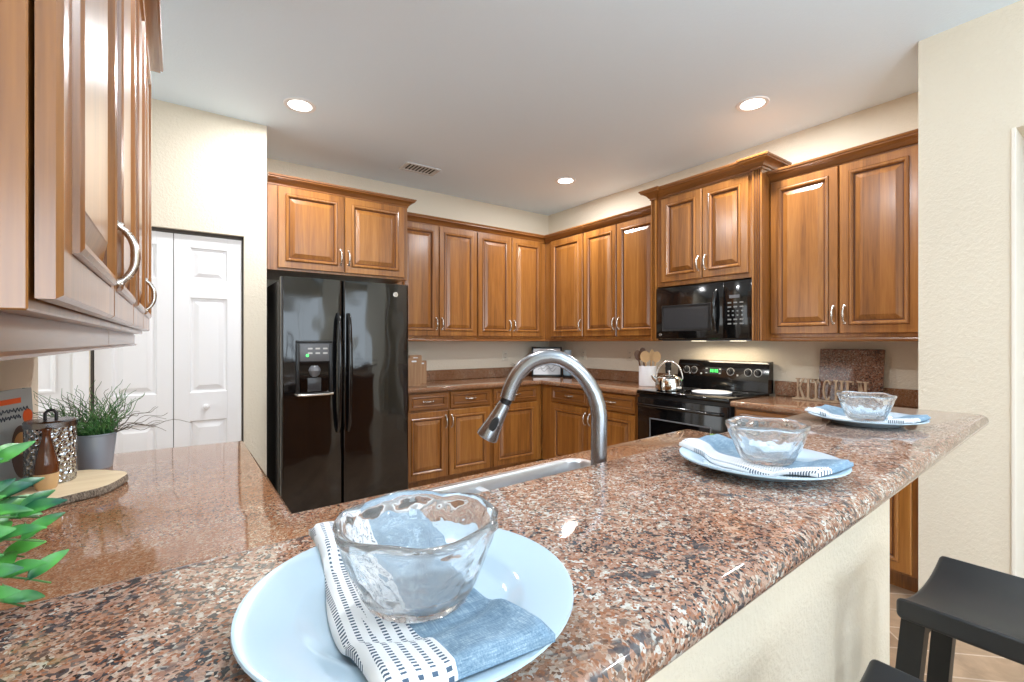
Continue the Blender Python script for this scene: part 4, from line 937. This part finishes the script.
# canister with a mug on top
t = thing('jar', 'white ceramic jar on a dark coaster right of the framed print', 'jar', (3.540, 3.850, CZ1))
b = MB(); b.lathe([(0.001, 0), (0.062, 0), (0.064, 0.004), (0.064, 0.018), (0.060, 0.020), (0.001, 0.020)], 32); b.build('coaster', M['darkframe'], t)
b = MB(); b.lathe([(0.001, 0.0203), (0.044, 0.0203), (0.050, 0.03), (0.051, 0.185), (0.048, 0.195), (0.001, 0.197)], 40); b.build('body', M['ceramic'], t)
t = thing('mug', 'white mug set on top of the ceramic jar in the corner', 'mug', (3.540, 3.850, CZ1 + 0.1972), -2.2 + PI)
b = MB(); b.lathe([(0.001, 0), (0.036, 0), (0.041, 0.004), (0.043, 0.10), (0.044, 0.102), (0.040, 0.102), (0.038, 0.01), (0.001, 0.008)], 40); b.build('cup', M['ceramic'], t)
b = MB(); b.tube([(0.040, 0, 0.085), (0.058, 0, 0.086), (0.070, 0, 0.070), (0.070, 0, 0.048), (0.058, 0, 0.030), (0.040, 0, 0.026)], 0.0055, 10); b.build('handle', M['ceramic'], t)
# dark plant left of the print
t = thing('potted_plant', 'small dark spiky potted plant left of the framed print', 'plant', (3.085, 4.135, CZ1))
b = MB(); b.lathe([(0.001, 0), (0.035, 0), (0.045, 0.07), (0.047, 0.074), (0.042, 0.074), (0.040, 0.06)], 28, capb=True); b.build('pot', M['darkframe'], t)
b = MB(); rnd = random.Random(2)
for k in range(34):
    a = rnd.random() * 6.28; tl = 0.2 + 0.8 * rnd.random(); leafblade(b, (0.015 * math.cos(a), 0.015 * math.sin(a), 0.065), (tl * math.cos(a), tl * math.sin(a), 1.0), (0, 0, 1) if tl > .3 else (1, 0, 0), 0.07 + 0.07 * rnd.random(), 0.006)
q_ = b.build('leaves', M['darkleaf'], t); q_['kind'] = 'stuff'
# utensil crock
t = thing('utensil_crock', 'white round utensil crock left of the range', 'crock', (3.420, 2.672, CZ1))
b = MB(); b.lathe([(0.001, 0), (0.072, 0), (0.076, 0.004), (0.076, 0.176), (0.074, 0.180), (0.070, 0.180), (0.070, 0.012), (0.001, 0.010)], 48); b.build('body', M['ceramicm'], t)
def utensil(name, label, dx, dy, lx, ly, L, head, mat):
    R_ = Matrix.Rotation(lx, 4, 'X') @ Matrix.Rotation(ly, 4, 'Y'); o_ = thing(name, label, 'utensil', (3.420 + dx, 2.672 + dy, CZ1 + 0.0125), -YAW, 'wooden utensils in the crock')
    b = MB(); b.tube([tuple(R_ @ Vector((0, 0, z))) for z in (0.0, L * 0.5, L)], [0.006, 0.006, 0.007], 10); b.build('shaft', mat, o_)
    b = MB(); n = 20; rx, rz_ = head
    L1 = [tuple(R_ @ Vector((rx * math.cos(2 * PI * k / n), -0.004, L + rz_ * 0.9 + rz_ * math.sin(2 * PI * k / n)))) for k in range(n)]; L2 = [tuple(R_ @ Vector((rx * 0.8 * math.cos(2 * PI * k / n), 0.005, L + rz_ * 0.9 + rz_ * 0.85 * math.sin(2 * PI * k / n)))) for k in range(n)]
    b.loft([L1, L2]); b.build('head', mat, o_)
utensil('wooden_spoon', 'dark wooden spoon leaning to the left in the crock', -0.030, 0.020, 0.02, -0.20, 0.222, (0.032, 0.048), M['spoondark'])
utensil('wooden_spoon', 'large pale round wooden spoon at the front left of the crock', -0.028, -0.020, 0.06, -0.10, 0.205, (0.046, 0.052), M['spoon'])
utensil('wooden_spatula', 'pale wooden spatula in the middle of the crock', 0.004, -0.018, 0.03, 0.06, 0.215, (0.024, 0.052), M['spoon'])
utensil('wooden_spoon', 'pale wooden spoon leaning to the right in the crock', 0.018, -0.034, 0.05, 0.13, 0.205, (0.040, 0.050), M['spoon'])
utensil('wooden_spoon', 'brown wooden spoon at the back of the crock', 0.018, 0.030, -0.03, -0.10, 0.252, (0.030, 0.042), M['spoondark'])
# pepper mill
t = thing('pepper_mill', 'black pepper mill between the crock and the range', 'pepper mill', (3.545, 2.548, CZ1))
b = MB(); b.lathe([(0.001, 0), (0.030, 0), (0.030, 0.02), (0.022, 0.06), (0.020, 0.10), (0.026, 0.15), (0.027, 0.165)], 28, capb=True); b.build('body', M['blackm'], t)
b = MB(); b.lathe([(0.027, 0.166), (0.022, 0.176), (0.028, 0.195), (0.024, 0.215), (0.010, 0.226), (0.001, 0.228)], 28); b.build('head', M['blackm'], t)
# kettle
t = thing('kettle', 'shiny steel kettle with arched handle on the cooktop', 'kettle', (3.160, 2.262, 0.9247), RB + 0.5)
b = MB(); b.lathe([(0.001, 0), (0.094, 0), (0.103, 0.006), (0.106, 0.03), (0.104, 0.070), (0.094, 0.098), (0.070, 0.114), (0.045, 0.120)], 48, capb=True); b.build('body', M['chrome'], t)
b = MB(); b.lathe([(0.050, 0.118), (0.046, 0.126), (0.020, 0.134), (0.007, 0.136), (0.007, 0.144), (0.013, 0.150), (0.012, 0.158), (0.001, 0.161)], 32); b.build('lid', M['chrome'], t)
b = MB(); b.tube([(-0.085, 0, 0.070), (-0.115, 0, 0.092), (-0.130, 0, 0.118)], [0.022, 0.017, 0.013], 16); b.build('spout', M['chrome'], t)
pts = [(0.100 * math.cos(a), 0, 0.092 + 0.138 * math.sin(a)) for a in [PI * k / 20 for k in range(21)]]
b = MB(); b.tube(pts, [0.0055 + 0.003 * math.sin(PI * k / 20) for k in range(21)], 12); b.build('handle', M['nickel'], t)
# burner cover
b = MB(); b.lathe([(0.001, 0.0), (0.125, 0.0), (0.138, 0.004), (0.140, 0.010), (0.134, 0.013), (0.125, 0.011), (0.001, 0.011)], 56)
tag(b.build('burner_cover', M['ceramicm'], None, (3.265, 1.965, 0.9250)), 'flat round off-white burner cover on the black cooktop', 'burner cover')
# granite board and letters
t = thing('granite_board', 'rectangular granite board leaning on the wall behind the wooden letters', 'board', (3.572, 1.190, CZ1), RB)
P = round_poly([(-0.180, 0), (0.180, 0), (0.180, 0.350), (-0.180, 0.350)], 0.004, 2); r_ = Matrix.Rotation(math.radians(-7), 4, 'X'); b = MB()
M['granite_dark'] = granite('granite_board_stone', 1.15, (0.5, 0.45, 0.42))
b.loft([[tuple(r_ @ Vector((x, y, z))) for x, z in P] for y in (0, 0.014)]); b.build('slab', M['granite_dark'], t, angle=20)
t = thing('letter_sign', 'rustic wooden sign of standing letters spelling KITCHEN', 'sign', (3.475, 1.485, CZ1), RB)
LH, LT = 0.135, 0.014
def bar2(b, x0, z0, x1, z1, wd):
    d = Vector((x1 - x0, z1 - z0)); n_ = Vector((-d.y, d.x)).normalized() * wd / 2
    b.prism([(x0 - n_.x, z0 - n_.y), (x1 - n_.x, z1 - n_.y), (x1 + n_.x, z1 + n_.y), (x0 + n_.x, z0 + n_.y)], -LT / 2, LT / 2)
def serif(b, x, z, wd=0.026): b.prism([(x - wd / 2, z), (x + wd / 2, z), (x + wd / 2, z + 0.008), (x - wd / 2, z + 0.008)], -LT / 2 - 0.0004, LT / 2 + 0.0004)
def letter(ch, x):
    b = MB(); s1 = 0.012; H_ = LH
    def stem(xx): bar2(b, xx, 0, xx, H_, s1); serif(b, xx, 0); serif(b, xx, H_ - 0.008)
    if ch == 'K': stem(x + 0.013); bar2(b, x + 0.016, 0.060, x + 0.047, H_ - 0.004, 0.010); bar2(b, x + 0.024, 0.072, x + 0.048, 0.004, 0.012); serif(b, x + 0.047, 0, 0.022); serif(b, x + 0.046, H_ - 0.008, 0.020)
    if ch == 'I': stem(x + 0.013)
    if ch == 'T': bar2(b, x + 0.024, 0, x + 0.024, H_, s1); serif(b, x + 0.024, 0); bar2(b, x, H_ - 0.006, x + 0.048, H_ - 0.006, 0.012); bar2(b, x + 0.003, H_ - 0.024, x + 0.003, H_, 0.006); bar2(b, x + 0.045, H_ - 0.024, x + 0.045, H_, 0.006)
    if ch == 'C':
        n = 22; o_, i_ = [], []
        for k in range(n + 1):
            a = math.radians(48 + 264 * k / n); o_.append((x + 0.026 + 0.026 * math.cos(a), H_ / 2 + H_ / 2 * math.sin(a))); i_.append((x + 0.026 + 0.015 * math.cos(a), H_ / 2 + (H_ / 2 - 0.010) * math.sin(a)))
        for k in range(n): b.prism([o_[k], o_[k + 1], i_[k + 1], i_[k]], -LT / 2, LT / 2)
        bar2(b, x + 0.045, H_ - 0.034, x + 0.045, H_ - 0.010, 0.008)
    if ch == 'H': stem(x + 0.013); stem(x + 0.045); bar2(b, x + 0.013, H_ / 2, x + 0.045, H_ / 2, 0.009)
    if ch == 'E': stem(x + 0.013); bar2(b, x + 0.008, 0.005, x + 0.044, 0.005, 0.010); bar2(b, x + 0.008, H_ - 0.005, x + 0.044, H_ - 0.005, 0.010); bar2(b, x + 0.012, H_ / 2, x + 0.036, H_ / 2, 0.009); bar2(b, x + 0.042, 0.003, x + 0.042, 0.024, 0.006); bar2(b, x + 0.042, H_ - 0.024, x + 0.042, H_ - 0.003, 0.006)
    if ch == 'N': stem(x + 0.013); stem(x + 0.045); bar2(b, x + 0.012, H_ - 0.004, x + 0.046, 0.004, 0.012)
    o = b.build('letter', M['letterwood'], t, (0, 0, 0.012), smooth=False); o['label'] = 'letter ' + ch
x = 0.018
for ch in 'KITCHEN':
    letter(ch, x); x += {'I': 0.036}.get(ch, 0.064)
b = MB(); b.box(0.0, x + 0.004, -0.022, 0.022, 0.0, 0.012, 0, 0.002); b.build('base', M['letterwood'], t)

# ------------------------------------------------------------------ outlets and switch
def outlet(label, loc, rz, switch=False):
    t = thing('light_switch' if switch else 'wall_outlet', label, 'switch' if switch else 'outlet', loc, rz, None if switch else 'beige backsplash outlets')
    b = MB(); b.box(-0.036, 0.036, -0.006, 0, -0.058, 0.058, 0, 0.002); b.build('plate', M['outlet'], t)
    if switch:
        b = MB(); b.box(-0.005, 0.005, -0.016, -0.005, -0.010, 0.012, 0, 0.001); b.build('toggle', M['white'], t)
    else:
        for z in (-0.024, 0.024):
            b = MB(); b.box(-0.016, 0.016, -0.008, -0.005, z - 0.014, z + 0.014, 0, 0.002); r_ = b.build('receptacle', M['outlet'], t)
            c = MB(); c.box(-0.008, -0.005, -0.0085, -0.0075, z - 0.006, z + 0.006); c.box(0.005, 0.008, -0.0085, -0.0075, z - 0.006, z + 0.006); c.build('slots', M['slot'], r_)
outlet('beige outlet on the back wall between cutting boards and framed print', (3.02, YA, 1.15), 0)
outlet('beige outlet on the right wall just beside the white mug', (XB, 3.715, 1.165), RB)
outlet('beige outlet on the right wall left of the utensil crock', (XB, 3.07, 1.175), RB)
outlet('white light switch on the hall wall past the doorway trim', (XB, 0.425, 1.14), RB, True)
